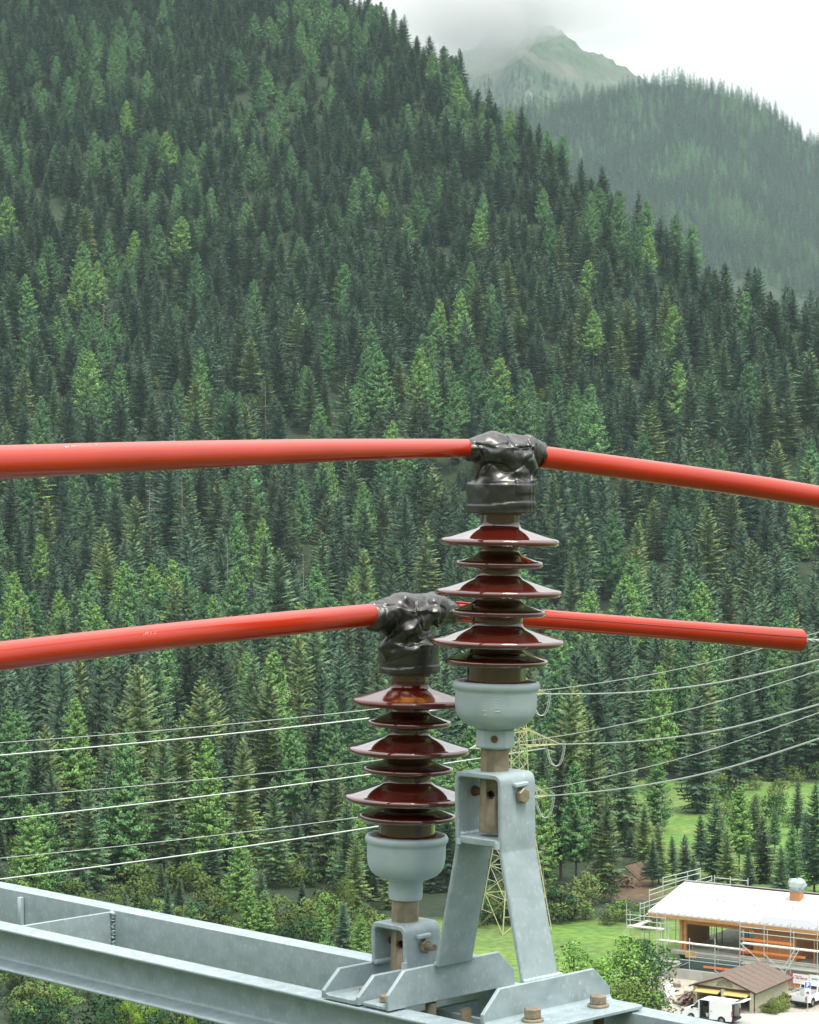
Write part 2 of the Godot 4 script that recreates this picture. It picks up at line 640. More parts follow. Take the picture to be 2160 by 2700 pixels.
func peak(x: float, d: float) -> float:
	var crest := table([[-900.0, 640.0], [0.0, 740.0], [130.0, 800.0], [171.0, 862.0], [190.0, 850.0], [215.0, 833.0], [262.0, 822.0], [303.0, 789.0], [350.0, 765.0], [398.0, 742.0], [480.0, 700.0], [700.0, 600.0], [1500.0, 300.0]], x)
	var h := crest - absf(d - 4250.0) * 0.52
	h += noise_a.get_noise_2d(x * 0.8, d * 0.8) * 12.0 + absf(noise_a.get_noise_2d(x * 2.6, d * 1.3)) * 14.0 + noise_b.get_noise_2d(x * 6.0, d * 6.0) * 5.0
	return maxf(h, -20.0)

func peak_color(x: float, d: float) -> Color:
	var n := noise_b.get_noise_2d(x * 0.7, d * 0.7)
	var g := noise_a.get_noise_2d(x * 3.0, d * 3.0)
	return Color(0.115 + 0.14 * n + 0.05 * g, 0.135 + 0.08 * n + 0.05 * g, 0.095 + 0.11 * n + 0.05 * g)

func setting() -> void:
	var xs := steps([[-2500.0, -700.0, 150.0], [-700.0, -160.0, 30.0], [-160.0, 230.0, 4.0], [230.0, 800.0, 30.0], [800.0, 2600.0, 150.0]])
	var ds := steps([[-900.0, -60.0, 60.0], [-60.0, 150.0, 10.0], [150.0, 400.0, 4.0], [400.0, 1400.0, 12.0], [1400.0, 2400.0, 100.0]])
	struct("ground", sheet(xs, ds, ground, ground_color, M.terrain), "grassy valley floor rising into the forested mountainside", "ground")
	struct("far_hill", sheet(steps([[-600.0, 1500.0, 30.0]]), steps([[2100.0, 3500.0, 20.0]]), far_hill, func(_x, _d): return Color(0.028, 0.052, 0.020), M.terrain), "rounded wooded hill in the haze behind the ridge", "hill")
	struct("mountain", sheet(steps([[-900.0, 0.0, 30.0], [0.0, 520.0, 6.0], [520.0, 1500.0, 40.0]]), steps([[3400.0, 4300.0, 8.0], [4300.0, 5200.0, 40.0]]), peak, peak_color, M.terrain), "bare grey green mountain peak with its top in the cloud", "mountain")
	# gravel yard and road by the building site
	struct("yard", sheet(steps([[19.5, 62.0, 1.5]]), steps([[196.0, 236.0, 1.5]]), func(x, d): return 0.03 + 0.05 * noise_b.get_noise_2d(x * 30.0, d * 30.0), func(_x, _d): return Color.WHITE, M.gravel), "pale gravel yard with rubble around the building site", "yard")
	var mb := MB.new()
	var edge := [Vector3(24.0, 0.16, -217.0), Vector3(31.0, 0.16, -217.3), Vector3(36.5, 0.16, -218.0), Vector3(70.0, 0.16, -219.5), Vector3(70.0, 0.16, -196.0), Vector3(20.0, 0.16, -196.0)]
	for i in range(1, edge.size() - 1):
		mb.tri(edge[0], edge[i], edge[i + 1], Vector3.UP)
	struct("road", mb.mesh(M.asphalt), "light grey paved road in front of the garage", "road")
	# low cloud round the peak
	for k in [[1290.0, 25.0, 3900.0, 150.0, 60.0], [1170.0, 80.0, 3850.0, 150.0, 75.0], [1400.0, -10.0, 4000.0, 190.0, 62.0], [1265.0, 75.0, 3800.0, 75.0, 45.0], [1345.0, 45.0, 3950.0, 70.0, 30.0], [1540.0, 60.0, 4400.0, 160.0, 50.0]]:
		var f := FogVolume.new()
		f.name = nm(self, "cloud")
		f.shape = RenderingServer.FOG_VOLUME_SHAPE_ELLIPSOID
		f.size = Vector3(k[3] * 2.0, k[4] * 2.0, 300.0)
		var fm := FogMaterial.new()
		fm.density = 0.0037
		fm.albedo = Color(0.98, 0.98, 0.98)
		f.material = fm
		f.position = at(k[0], k[1], k[2])
		f.set_meta("kind", "stuff")
		tag(f, "low white cloud drifting across the mountain peak", "cloud", "clouds round the peak")
		add_child(f)

# ------------------------------------------------------------------ cross-arm, brackets, insulators

func hexagon(r: float, turn := 0.0) -> PackedVector2Array:
	var p := PackedVector2Array()
	for k in 6:
		p.append(Vector2(cos(TAU * k / 6 + turn), sin(TAU * k / 6 + turn)) * r)
	return p

func channel_profile(side: float) -> PackedVector2Array:
	# U profile 100 x 60: web at t = 0 going down, flanges towards t = side
	var w := 0.058
	var pts := [Vector3(0, 0, 0.001), Vector3(side * w, 0, 0.003), Vector3(side * w, -0.0068, 0.004), Vector3(side * 0.0065, -0.0112, 0.009),
		Vector3(side * 0.0065, -0.0888, 0.009), Vector3(side * w, -0.0932, 0.004), Vector3(side * w, -0.1, 0.003), Vector3(0, -0.1, 0.001)]
	return rounded(pts, 0.002, 5)

func bolt_at(parent: Node3D, o: Vector3, axis: Vector3, r: float, h: float, m: Material, washer := true, stud := 0.0) -> void:
	var e1 := axis.cross(Vector3(0.3, 0.9, 0.2)).normalized()
	var e2 := e1.cross(axis)
	var mb := MB.new()
	var z := 0.0
	if washer:
		z = r * 0.28
	extrude(mb, hexagon(r, 0.35), o + axis * z, e1, e2, axis, h, r * 0.1)
	if stud > 0.0:
		lathe(mb, [Vector2(r * 0.5, h + z), Vector2(r * 0.5, h + z + stud), Vector2(0, h + z + stud)], 14, o, axis)
	var b := obj("bolt", mb.mesh(m), parent)
	if washer:
		var wm := MB.new()
		lathe(wm, [Vector2(r * 1.25, 0), Vector2(r * 1.25, r * 0.22), Vector2(r * 1.16, r * 0.28), Vector2(0, r * 0.28)], 24, o, axis)
		obj("washer", wm.mesh(M.bolt_steel), b)

func cross_arm() -> void:
	var arm := thing("steel_cross_arm", "galvanised twin channel cross arm running under both insulators", "cross arm", Vector3.ZERO)
	var mb := MB.new()
	extrude(mb, channel_profile(-1.0), fr(-2.9, 0.058, 0), FT, FU, FS, 6.0)
	obj("channel_beam", mb.mesh(M.galvanised), arm)
	mb = MB.new()
	extrude(mb, channel_profile(1.0), fr(-2.9, 0.330, 0), FT, FU, FS, 6.0)
	obj("channel_beam", mb.mesh(M.galvanised), arm)
	# plate welded between the channels, with its bead
	mb = MB.new()
	extrude(mb, rounded([Vector2(0.058, -0.004), Vector2(0.330, -0.004), Vector2(0.330, -0.098), Vector2(0.058, -0.098)], 0.001, 1), fr(0.006, 0, 0), FT, FU, FS, 0.009, 0.001)
	obj("stiffener_plate", mb.mesh(M.galvanised), arm)
	mb = MB.new()
	var pts := PackedVector3Array()
	var rad := []
	for i in 34:
		var f := i / 33.0
		pts.append(fr(0.003 + 0.0016 * sin(i * 2.1), 0.3275 + 0.001 * sin(i * 1.3), -0.004 - 0.092 * f))
		rad.append(0.0042 + 0.0016 * absf(sin(i * 1.35)) + (0.003 if i < 3 else 0.0))
	sweep(mb, pts, rad, 8)
	obj("weld_bead", mb.mesh(M.galvanised_cast), arm)
	# flat bar across the inner face of the rear channel, further out
	mb = MB.new()
	extrude(mb, rounded([Vector2(0.318, -0.012), Vector2(0.329, -0.012), Vector2(0.329, -0.098), Vector2(0.318, -0.098)], 0.001, 1), fr(0.395, 0, 0), FT, FU, FS, 0.014, 0.001)
	obj("weld_bead", mb.mesh(M.galvanised_cast), arm)
	# the mast between the channels under the brackets
	var mast := thing("steel_mast", "dark H section steel mast standing between the two channels", "mast", Vector3.ZERO)
	var foot := ground(FO.x - FS.x * 1.4, 5.0)
	var len := FO.y - foot + 1.0
	for k in [[-1.30, 0.012], [-1.545, 0.012]]:
		mb = MB.new()
		extrude(mb, PackedVector2Array([Vector2(0.075, 0), Vector2(0.315, 0), Vector2(0.315, 0.012), Vector2(0.075, 0.012)]), fr(k[0], 0, -0.03), FT, FS, -FU, len, 0.001)
		obj("flange", mb.mesh(M.galvanised), mast)
	mb = MB.new()
	extrude(mb, PackedVector2Array([Vector2(0.190, 0), Vector2(0.199, 0), Vector2(0.199, 0.232), Vector2(0.190, 0.232)]), fr(-1.533, 0, -0.03), FT, FS, -FU, len, 0.001)
	obj("web", mb.mesh(M.galvanised), mast)
	for k in [[-1.35, 0.13], [-1.44, 0.14]]:
		mb = MB.new()
		lathe(mb, [Vector2(0.011, -0.16), Vector2(0.011, 0.0)], 14, fr(k[0], k[1], 0.0), FU)
		obj("bolt", mb.mesh(M.pin_steel), mast)

func chamfer_leg(t0: float, t1: float, u0: float, lo: float, hi: float, run: float) -> Array:
	# side view (t, u) of an upright flange whose ends are cut at a slant
	return [Vector2(t0, u0), Vector2(t1, u0), Vector2(t1, lo), Vector2(t1 - run, hi), Vector2(t0 + run, hi), Vector2(t0, lo)]

func base_angle(parent: Node3D, s_face: float, s_other: float, h: float, t0: float, t1: float, thick: float) -> void:
	# L profile lying across the beams: upright at s_face, base towards s_other
	var st := signf(s_other - s_face)
	var mb := MB.new()
	extrude(mb, rounded(chamfer_leg(t0, t1, 0.003, h * 0.44, h, 0.045), 0.002, 2), fr(minf(s_face, s_face + st * thick), 0, 0), FT, FU, FS, thick, 0.0016)
	var fil := PackedVector2Array([Vector2(st * thick, thick), Vector2(st * thick, thick + 0.009), Vector2(st * (thick + 0.0027), thick + 0.0027), Vector2(st * (thick + 0.009), thick)])
	extrude(mb, fil, fr(s_face, t0 + 0.002, 0.002), FS, FU, FT, t1 - t0 - 0.004)
	var s_in := s_face + st * (thick + 0.0003)
	extrude(mb, rounded([Vector2(s_in, t0 + 0.001), Vector2(s_other, t0 + 0.001), Vector2(s_other, t1 - 0.001), Vector2(s_in, t1 - 0.001)], 0.004, 3), fr(0, 0, 0.0032), FS, FT, FU, thick - 0.001, 0.002)
	obj("base_angle", mb.mesh(M.galvanised), parent)

func lug(parent: Node3D, s: float, t: float, u: float) -> void:
	# the small stop welded over a bolt head
	var mb := MB.new()
	extrude(mb, rounded([Vector2(t - 0.018, u - 0.005), Vector2(t + 0.017, u - 0.003), Vector2(t + 0.017, u + 0.005), Vector2(t - 0.018, u + 0.004)], 0.003, 3), fr(s, 0, 0), FT, FU, -FS, 0.011, 0.002)
	obj("lug", mb.mesh(M.galvanised_cast), parent)

func weld(parent: Node3D, a: Vector3, b: Vector3, r: float, m: Material) -> void:
	var mb := MB.new()
	var pts := PackedVector3Array()
	var rad := []
	var n := maxi(8, int(a.distance_to(b) / 0.004))
	for i in n + 1:
		pts.append(a.lerp(b, float(i) / n) + Vector3(0, 0.0006 * sin(i * 1.9), 0))
		rad.append(r * (0.85 + 0.25 * absf(sin(i * 1.1))))
	sweep(mb, pts, rad, 8)
	obj("weld_bead", mb.mesh(m), parent)

func strap_ring(out: Array, inn: Array, ro: float, ri: float) -> PackedVector2Array:
	var a := rounded(out, ro, 6)
	var b := rounded(inn, ri, 6)
	b.reverse()
	a.append_array(b)
	return a

func brackets() -> void:
	# tall bracket: flat bar bent over and splayed to two angles
	var br := thing("tall_insulator_bracket", "tall splayed galvanised bracket carrying the upper insulator", "bracket", Vector3.ZERO)
	base_angle(br, -1.362, -1.284, 0.077, 0.006, 0.356, 0.0095)
	base_angle(br, -1.612, -1.708, 0.077, 0.012, 0.362, 0.0095)
	var poly := strap_ring(
		[Vector3(-1.3625, 0.074, 0), Vector3(-1.4275, 0.318, 0.03), Vector3(-1.4285, 0.468, 0.021), Vector3(-1.5585, 0.468, 0.021), Vector3(-1.5575, 0.318, 0.03), Vector3(-1.6115, 0.074, 0)],
		[Vector3(-1.3725, 0.074, 0), Vector3(-1.4375, 0.318, 0.03), Vector3(-1.4385, 0.457, 0.010), Vector3(-1.5485, 0.457, 0.010), Vector3(-1.5475, 0.318, 0.03), Vector3(-1.6015, 0.074, 0)], 0, 0)
	var mb := MB.new()
	extrude(mb, poly, fr(0, 0.130, 0), FS, FU, FT, 0.096, 0.0022)
	obj("strap", mb.mesh(M.galvanised), br)
	mb = MB.new()
	extrude(mb, rounded([Vector2(-1.4375, 0.326), Vector2(-1.5475, 0.326), Vector2(-1.5475, 0.341), Vector2(-1.4375, 0.341)], 0.004, 3), fr(0, 0.1305, 0), FS, FU, FT, 0.095, 0.0025)
	obj("seat_plate", mb.mesh(M.galvanised), br)
	weld(br, fr(-1.4385, 0.131, 0.335), fr(-1.4385, 0.131, 0.324), 0.006, M.galvanised_cast)
	weld(br, fr(-1.5465, 0.131, 0.338), fr(-1.5465, 0.131, 0.324), 0.007, M.galvanised_cast)
	weld(br, fr(-1.4386, 0.135, 0.342), fr(-1.4386, 0.222, 0.342), 0.005, M.galvanised_cast)
	weld(br, fr(-1.363, 0.132, 0.0775), fr(-1.363, 0.236, 0.0775), 0.0055, M.galvanised_cast)
	weld(br, fr(-1.613, 0.128, 0.0775), fr(-1.613, 0.232, 0.0775), 0.0045, M.galvanised_cast)
	bolt_at(br, fr(-1.5587, 0.184, 0.424), -FS, 0.0155, 0.012, M.bolt_steel, false)
	lug(br, -1.5583, 0.180, 0.446)
	mb = MB.new()
	lathe(mb, [Vector2(0.0075, 0), Vector2(0.0075, 0.121)], 16, fr(-1.435, 0.176, 0.424), -FS)
	lathe(mb, [Vector2(0.0105, 0), Vector2(0.0105, 0.003), Vector2(0.0075, 0.003)], 16, fr(-1.4386, 0.176, 0.424), -FS)
	obj("cross_bolt", mb.mesh(M.rusty_bolt), br)
	bolt_at(br, fr(-1.655, 0.290, 0.0125), FU, 0.0168, 0.0165, M.bolt_steel)
	bolt_at(br, fr(-1.652, 0.112, 0.0125), FU, 0.0168, 0.019, M.bolt_steel)
	bolt_at(br, fr(-1.323, 0.038, 0.0125), FU, 0.0165, 0.014, M.bolt_steel, false)
	mb = MB.new()
	lathe(mb, [Vector2(0.011, -0.10), Vector2(0.011, 0.002)], 14, fr(-1.655, 0.290, 0), FU)
	obj("bolt_shank", mb.mesh(M.rusty_bolt), br)
	# low bracket: a short inverted U on a channel
	var lo := thing("low_insulator_bracket", "low galvanised bracket welded on a short channel under the lower insulator", "bracket", Vector3.ZERO)
	for k in [[-1.175, 0.0], [-1.279, 0.0]]:
		mb = MB.new()
		extrude(mb, rounded(chamfer_leg(0.002, 0.372, 0.003, 0.019, 0.057, 0.043), 0.002, 2), fr(k[0], 0, 0), FT, FU, FS, 0.010, 0.0016)
		obj("base_channel", mb.mesh(M.galvanised), lo)
	mb = MB.new()
	extrude(mb, rounded([Vector2(-1.1753, 0.0025), Vector2(-1.2687, 0.0025), Vector2(-1.2687, 0.014), Vector2(-1.2587, 0.0115), Vector2(-1.1853, 0.0115), Vector2(-1.1753, 0.016)], 0.003, 3), fr(0, 0.003, 0), FS, FU, FT, 0.368, 0.001)
	obj("base_channel", mb.mesh(M.galvanised), lo)
	poly = strap_ring(
		[Vector3(-1.1735, 0.056, 0), Vector3(-1.1735, 0.142, 0.021), Vector3(-1.2785, 0.142, 0.021), Vector3(-1.2785, 0.056, 0)],
		[Vector3(-1.1835, 0.056, 0), Vector3(-1.1835, 0.131, 0.011), Vector3(-1.2685, 0.131, 0.011), Vector3(-1.2685, 0.056, 0)], 0, 0)
	mb = MB.new()
	extrude(mb, poly, fr(0, 0.130, 0), FS, FU, FT, 0.098, 0.0022)
	obj("strap", mb.mesh(M.galvanised), lo)
	weld(lo, fr(-1.184, 0.132, 0.058), fr(-1.184, 0.226, 0.058), 0.005, M.galvanised_cast)
	weld(lo, fr(-1.2785, 0.127, 0.070), fr(-1.2785, 0.127, 0.055), 0.007, M.galvanised_cast)
	bolt_at(lo, fr(-1.2787, 0.180, 0.097), -FS, 0.0145, 0.011, M.bolt_steel, false, 0.020)
	lug(lo, -1.2783, 0.176, 0.118)
	mb = MB.new()
	lathe(mb, [Vector2(0.0075, 0), Vector2(0.0075, 0.095)], 16, fr(-1.18, 0.176, 0.097), -FS)
	obj("cross_bolt", mb.mesh(M.rusty_bolt), lo)
	bolt_at(lo, fr(-1.232, 0.065, 0.0118), FU, 0.0165, 0.013, M.bolt_steel, false)

const SHEDS := [ # rim height, rim radius, neck radius above, neck radius below, cut above, cut below
	[0.444, 0.1172, 0.0386, 0.0400, 0.486, 0.4275], [0.401, 0.0862, 0.0400, 0.0425, 0.4275, 0.384], [0.346, 0.1235, 0.0425, 0.0470, 0.384, 0.3335],
	[0.307, 0.0933, 0.0470, 0.0492, 0.3335, 0.289], [0.250, 0.1300, 0.0492, 0.0505, 0.289, 0.237], [0.212, 0.1005, 0.0505, 0.0570, 0.237, 0.200]]

func shed_profile(k: int) -> Array:
	var s: Array = SHEDS[k]
	var h: float = s[0]
	var r: float = s[1]
	var na: float = s[2]
	var nb: float = s[3]
	var big := k % 2 == 0
	var t := 0.0068 if big else 0.0062
	var p := []
	p.append(Vector2(nb, s[5]))
	var under := h - t + 0.002
	p.append(Vector2(nb, minf(under - 0.0005, maxf(s[5] + 0.001, under - 0.004))))
	p.append(Vector2(nb + 0.006, under + 0.001))
	p.append(Vector2(nb + 0.016, under + 0.0015))
	p.append(Vector2(r * 0.84, h - t * 0.80))
	p.append(Vector2(r * 0.93, h - t))
	for j in 9:
		var a := -1.45 + 2.65 * j / 8.0
		p.append(Vector2(r - t + cos(a) * t, h + sin(a) * t))
	# upper face: a slope that steepens into the neck
	var x0 := r - t + cos(1.2) * t
	var y0 := h + sin(1.2) * t
	var x1 := na + 0.0085
	var rise := (x0 - x1) * (0.285 if big else 0.29)
	for j in range(1, 8):
		var f := j / 7.0
		p.append(Vector2(lerpf(x0, x1, f), y0 + rise * (0.82 * f + 0.18 * f * f)))
	var y1 := y0 + rise
	for j in range(1, 7):
		var a := j / 6.0 * PI * 0.5 * 0.86
		p.append(Vector2(x1 - 0.0085 * sin(a), y1 + 0.0080 * (1.0 - cos(a)) + 0.0024 * j / 6.0))
	p.append(Vector2(na, y1 + 0.0125))
	p.append(Vector2(na, maxf(s[4], y1 + 0.0135)))
	return p

func insulator(called: String, label: String, base: Vector3, pin_down: float, stained: bool) -> void:
	var o := thing(called, label, "insulator", Vector3.ZERO, "")
	var k := 1.0087
	var sc := func(p: Array) -> Array: return p.map(func(q): return q * k)
	# the pin, drilled through crosswise
	var pin := CSGCombiner3D.new()
	pin.name = nm(o, "pin")
	o.add_child(pin, true)
	var px := AX.cross(Vector3(0, 0, 1)).normalized()
	pin.transform = Transform3D(Basis(px, AX, px.cross(AX)), base)
	var body := CSGCylinder3D.new()
	body.name = "shaft"
	body.radius = 0.0277
	body.height = pin_down + 0.047
	body.sides = 48
	body.position = Vector3(0, 0.0235 - pin_down * 0.5, 0)
	body.material = M.pin_steel
	pin.add_child(body)
	var bore := CSGCylinder3D.new()
	bore.name = "bore"
	bore.operation = CSGShape3D.OPERATION_SUBTRACTION
	bore.radius = 0.0088
	bore.height = 0.08
	bore.sides = 24
	bore.material = M.pin_steel
	bore.transform = Transform3D(Basis(Vector3.UP, -0.30) * Basis(Vector3.RIGHT, PI / 2), Vector3(0, -0.045, 0))
	pin.add_child(bore)
	var mb := MB.new()
	# hexagonal neck and cast cup
	lathe(mb, sc.call([Vector2(0.0275, 0.0445), Vector2(0.033, 0.0445), Vector2(0.0345, 0.052), Vector2(0.0345, 0.078), Vector2(0.038, 0.083), Vector2(0.052, 0.088),
		Vector2(0.064, 0.094), Vector2(0.0725, 0.103), Vector2(0.0775, 0.115), Vector2(0.0795, 0.130), Vector2(0.0795, 0.152), Vector2(0.0800, 0.1565), Vector2(0.0815, 0.159),
		Vector2(0.0838, 0.1615), Vector2(0.0845, 0.166), Vector2(0.0838, 0.170), Vector2(0.0815, 0.1735), Vector2(0.0780, 0.1745), Vector2(0.0745, 0.173), Vector2(0.0720, 0.169), Vector2(0.0700, 0.164), Vector2(0.056, 0.164)]), 64, base, AX)
	var cup := obj("base_cup", mb.mesh(M.galvanised_cast), o)
	if not stained:
		mb = MB.new()
		var f1 := AX.cross(Vector3(-0.05, 0, 1)).normalized()
		var f2 := f1.cross(AX)
		extrude(mb, rounded([Vector2(0.037, -0.02), Vector2(0.021, -0.0365), Vector2(-0.021, -0.0365), Vector2(-0.037, -0.02), Vector2(-0.037, 0.02), Vector2(-0.021, 0.0365), Vector2(0.021, 0.0365), Vector2(0.037, 0.02)], 0.004, 3), base + AX * 0.046, -f1, f2, AX, 0.037, 0.003)
		var hx := obj("hex_neck", mb.mesh(M.galvanised_cast), cup)
		mb = MB.new()
		lathe(mb, [Vector2(0.0068, 0), Vector2(0.0068, 0.0025), Vector2(0.0052, 0.003), Vector2(0.0046, 0.0015), Vector2(0, 0.0015)], 18, base + AX * 0.0655 + Vector3(-0.003, 0, 0.0363), Vector3(-0.05, 0, 1).normalized())
		obj("plug", mb.mesh(M.rusty_bolt), hx)
		# cast letters on the cup, worn to a few raised strokes
		for q in [[-0.001, 0.150, 0.012], [-0.001, 0.1445, 0.010], [0.000, 0.1385, 0.012], [0.0, 0.1335, 0.011], [0.001, 0.127, 0.010], [-0.024, 0.150, 0.008], [-0.025, 0.143, 0.009], [-0.024, 0.136, 0.006], [-0.025, 0.128, 0.008], [-0.024, 0.120, 0.006]]:
			var an: float = q[0] / 0.08
			var rd := Vector3(sin(an), 0, cos(an))
			mb = MB.new()
			extrude(mb, rounded([Vector2(-q[2] * 0.5, -0.0012), Vector2(q[2] * 0.5, -0.0012), Vector2(q[2] * 0.5, 0.0012), Vector2(-q[2] * 0.5, 0.0012)], 0.001, 2), base + AX * (q[1] - 0.004) + rd * 0.0792, AX.cross(rd).normalized(), AX, rd, 0.0011, 0.0005)
			obj("cast_stroke", mb.mesh(M.galvanised_cast), cup)
	# cement joints
	mb = MB.new()
	var pr := []
	for j in 7:
		pr.append(Vector2(0.0590 + 0.0035 * sin(j * 0.52), 0.1635 + j * 0.0016) * k)
	lathe(mb, pr, 64, base, AX)
	lathe(mb, sc.call([Vector2(0.0392, 0.4955), Vector2(0.0408, 0.498), Vector2(0.0408, 0.508), Vector2(0.0392, 0.511)]), 48, base, AX)
	for j in 420:
		var a := rng.randf() * TAU
		var up := j % 2 == 0
		var hh := rng.randf_range(0.496, 0.509) if up else rng.randf_range(0.166, 0.175)
		var rr := 0.0412 if up else 0.061 + 0.0004 * rng.randf()
		var c := base + (AX * hh + (Vector3(cos(a), 0, sin(a)) - AX * AX.dot(Vector3(cos(a), 0, sin(a)))) * rr) * k
		var gsz := rng.randf_range(0.0009, 0.0018)
		for q in 4:
			var d1 := Vector3(rng.randf_range(-1, 1), rng.randf_range(-1, 1), rng.randf_range(-1, 1)).normalized() * gsz
			var d2 := Vector3(rng.randf_range(-1, 1), rng.randf_range(-1, 1), rng.randf_range(-1, 1)).normalized() * gsz
			mb.tri(c + d1, c + d2, c - (d1 + d2) * 0.6, Vector3(cos(a), 0.3, sin(a)))
	obj("cement_joint", mb.mesh(M.cement), o)
	# glazed body: bottom neck, six sheds, top neck
	mb = MB.new()
	lathe(mb, sc.call([Vector2(0.0574, 0.160), Vector2(0.0570, 0.200)]), 64, base, AX)
	obj("neck", mb.mesh(M.porcelain), o)
	mb = MB.new()
	lathe(mb, sc.call([Vector2(0.0386, 0.486), Vector2(0.0386, 0.53)]), 64, base, AX)
	obj("neck", mb.mesh(M.porcelain), o)
	for j in 6:
		mb = MB.new()
		lathe(mb, sc.call(shed_profile(j)), 96, base, AX)
		var m: Material = M.porcelain
		if stained and j == 0:
			m = M.porcelain_stained
			# rust run-off baked on to the front of the topmost shed
			var nz := FastNoiseLite.new()
			nz.seed = 17
			nz.frequency = 40.0
			nz.fractal_octaves = 4
			for q in mb.v.size():
				var d := mb.v[q] - base
				var hh := d.dot(AX)
				var fl := d - AX * hh
				var ang := atan2(fl.x, fl.z)
				var rr := fl.length()
				var n := nz.get_noise_3dv(mb.v[q] * Vector3(1, 1.6, 1))
				var cc := Color(0.090, 0.0085, 0.0045)
				var rust := smoothstep(0.55, 0.25, absf(ang - 0.12)) * smoothstep(0.072, 0.086, rr) * smoothstep(0.116, 0.100, rr) * step01(mb.n[q].y, 0.3)
				cc = cc.lerp(Color(0.42, 0.155, 0.030), clampf(rust * (0.75 + 1.6 * n), 0, 0.95))
				var chalk := smoothstep(1.0, 0.7, absf(ang)) * smoothstep(0.045, 0.055, rr) * smoothstep(0.098, 0.075, rr) * step01(mb.n[q].y, 0.3)
				cc = cc.lerp(Color(0.36, 0.27, 0.24), clampf(chalk * (0.18 + 1.5 * n), 0, 0.7))
				mb.c[q] = cc
		obj("shed", mb.mesh(m), o)

func step01(x: float, e: float) -> float:
	return 1.0 if x > e else 0.0

# ------------------------------------------------------------------ taped joints

func smin(a: float, b: float, k: float) -> float:
	var h := maxf(k - absf(a - b), 0.0) / k
	return minf(a, b) - h * h * k * 0.25

func cap(p: Vector3, a: Vector3, b: Vector3, ra: float, rb: float) -> float:
	var ab := b - a
	var t := clampf((p - a).dot(ab) / ab.length_squared(), 0.0, 1.0)
	return p.distance_to(a + ab * t) - lerpf(ra, rb, t)

func nets(f: Callable, lo: Vector3, hi: Vector3, cell: float) -> MB:
	# surface nets: one vertex in each cell the surface crosses
	var n := Vector3i(((hi - lo) / cell).ceil()) + Vector3i.ONE
	var val := PackedFloat32Array()
	val.resize(n.x * n.y * n.z)
	for k in n.z:
		for j in n.y:
			for i in n.x:
				val[(k * n.y + j) * n.x + i] = f.call(lo + Vector3(i, j, k) * cell)
	var ids := {}
	var vs := PackedVector3Array()
	var sx := 1
	var sy := n.x
	var sz := n.x * n.y
	var off := [0, sx, sy, sx + sy, sz, sx + sz, sy + sz, sx + sy + sz]
	for k in n.z - 1:
		for j in n.y - 1:
			for i in n.x - 1:
				var b := (k * n.y + j) * n.x + i
				var neg := 0
				for q in 8:
					if val[b + off[q]] < 0.0:
						neg += 1
				if neg == 0 or neg == 8:
					continue
				var sum := Vector3.ZERO
				var cnt := 0
				for e in [[0, 1], [2, 3], [4, 5], [6, 7], [0, 2], [1, 3], [4, 6], [5, 7], [0, 4], [1, 5], [2, 6], [3, 7]]:
					var va := val[b + off[e[0]]]
					var vb := val[b + off[e[1]]]
					if (va < 0.0) != (vb < 0.0):
						var t := va / (va - vb)
						var pa := Vector3(e[0] & 1, (e[0] >> 1) & 1, e[0] >> 2)
						var pb := Vector3(e[1] & 1, (e[1] >> 1) & 1, e[1] >> 2)
						sum += pa.lerp(pb, t)
						cnt += 1
				ids[b] = vs.size()
				vs.append(lo + (Vector3(i, j, k) + sum / cnt) * cell)
	var nv := PackedVector3Array()
	var e := cell * 0.6
	for p in vs:
		nv.append(Vector3(f.call(p + Vector3(e, 0, 0)) - f.call(p - Vector3(e, 0, 0)), f.call(p + Vector3(0, e, 0)) - f.call(p - Vector3(0, e, 0)), f.call(p + Vector3(0, 0, e)) - f.call(p - Vector3(0, 0, e))).normalized())
	var mb := MB.new()
	for b in ids:
		for ax in [[sx, sy, sz], [sy, sz, sx], [sz, sx, sy]]:
			if (val[b] < 0.0) != (val[b + ax[0]] < 0.0):
				var q := [ids.get(b, -1), ids.get(b - ax[1], -1), ids.get(b - ax[1] - ax[2], -1), ids.get(b - ax[2], -1)]
				if q.min() < 0:
					continue
				mb.tri3(vs[q[0]], vs[q[1]], vs[q[2]], nv[q[0]], nv[q[1]], nv[q[2]])
				mb.tri3(vs[q[0]], vs[q[2]], vs[q[3]], nv[q[0]], nv[q[2]], nv[q[3]])
	return mb

var fold := FastNoiseLite.new()
var creases := FastNoiseLite.new()

func seg_dist(p: Vector3, a: Vector3, b: Vector3) -> float:
	var ab := b - a
	return p.distance_to(a + ab * clampf((p - a).dot(ab) / ab.length_squared(), 0.0, 1.0))

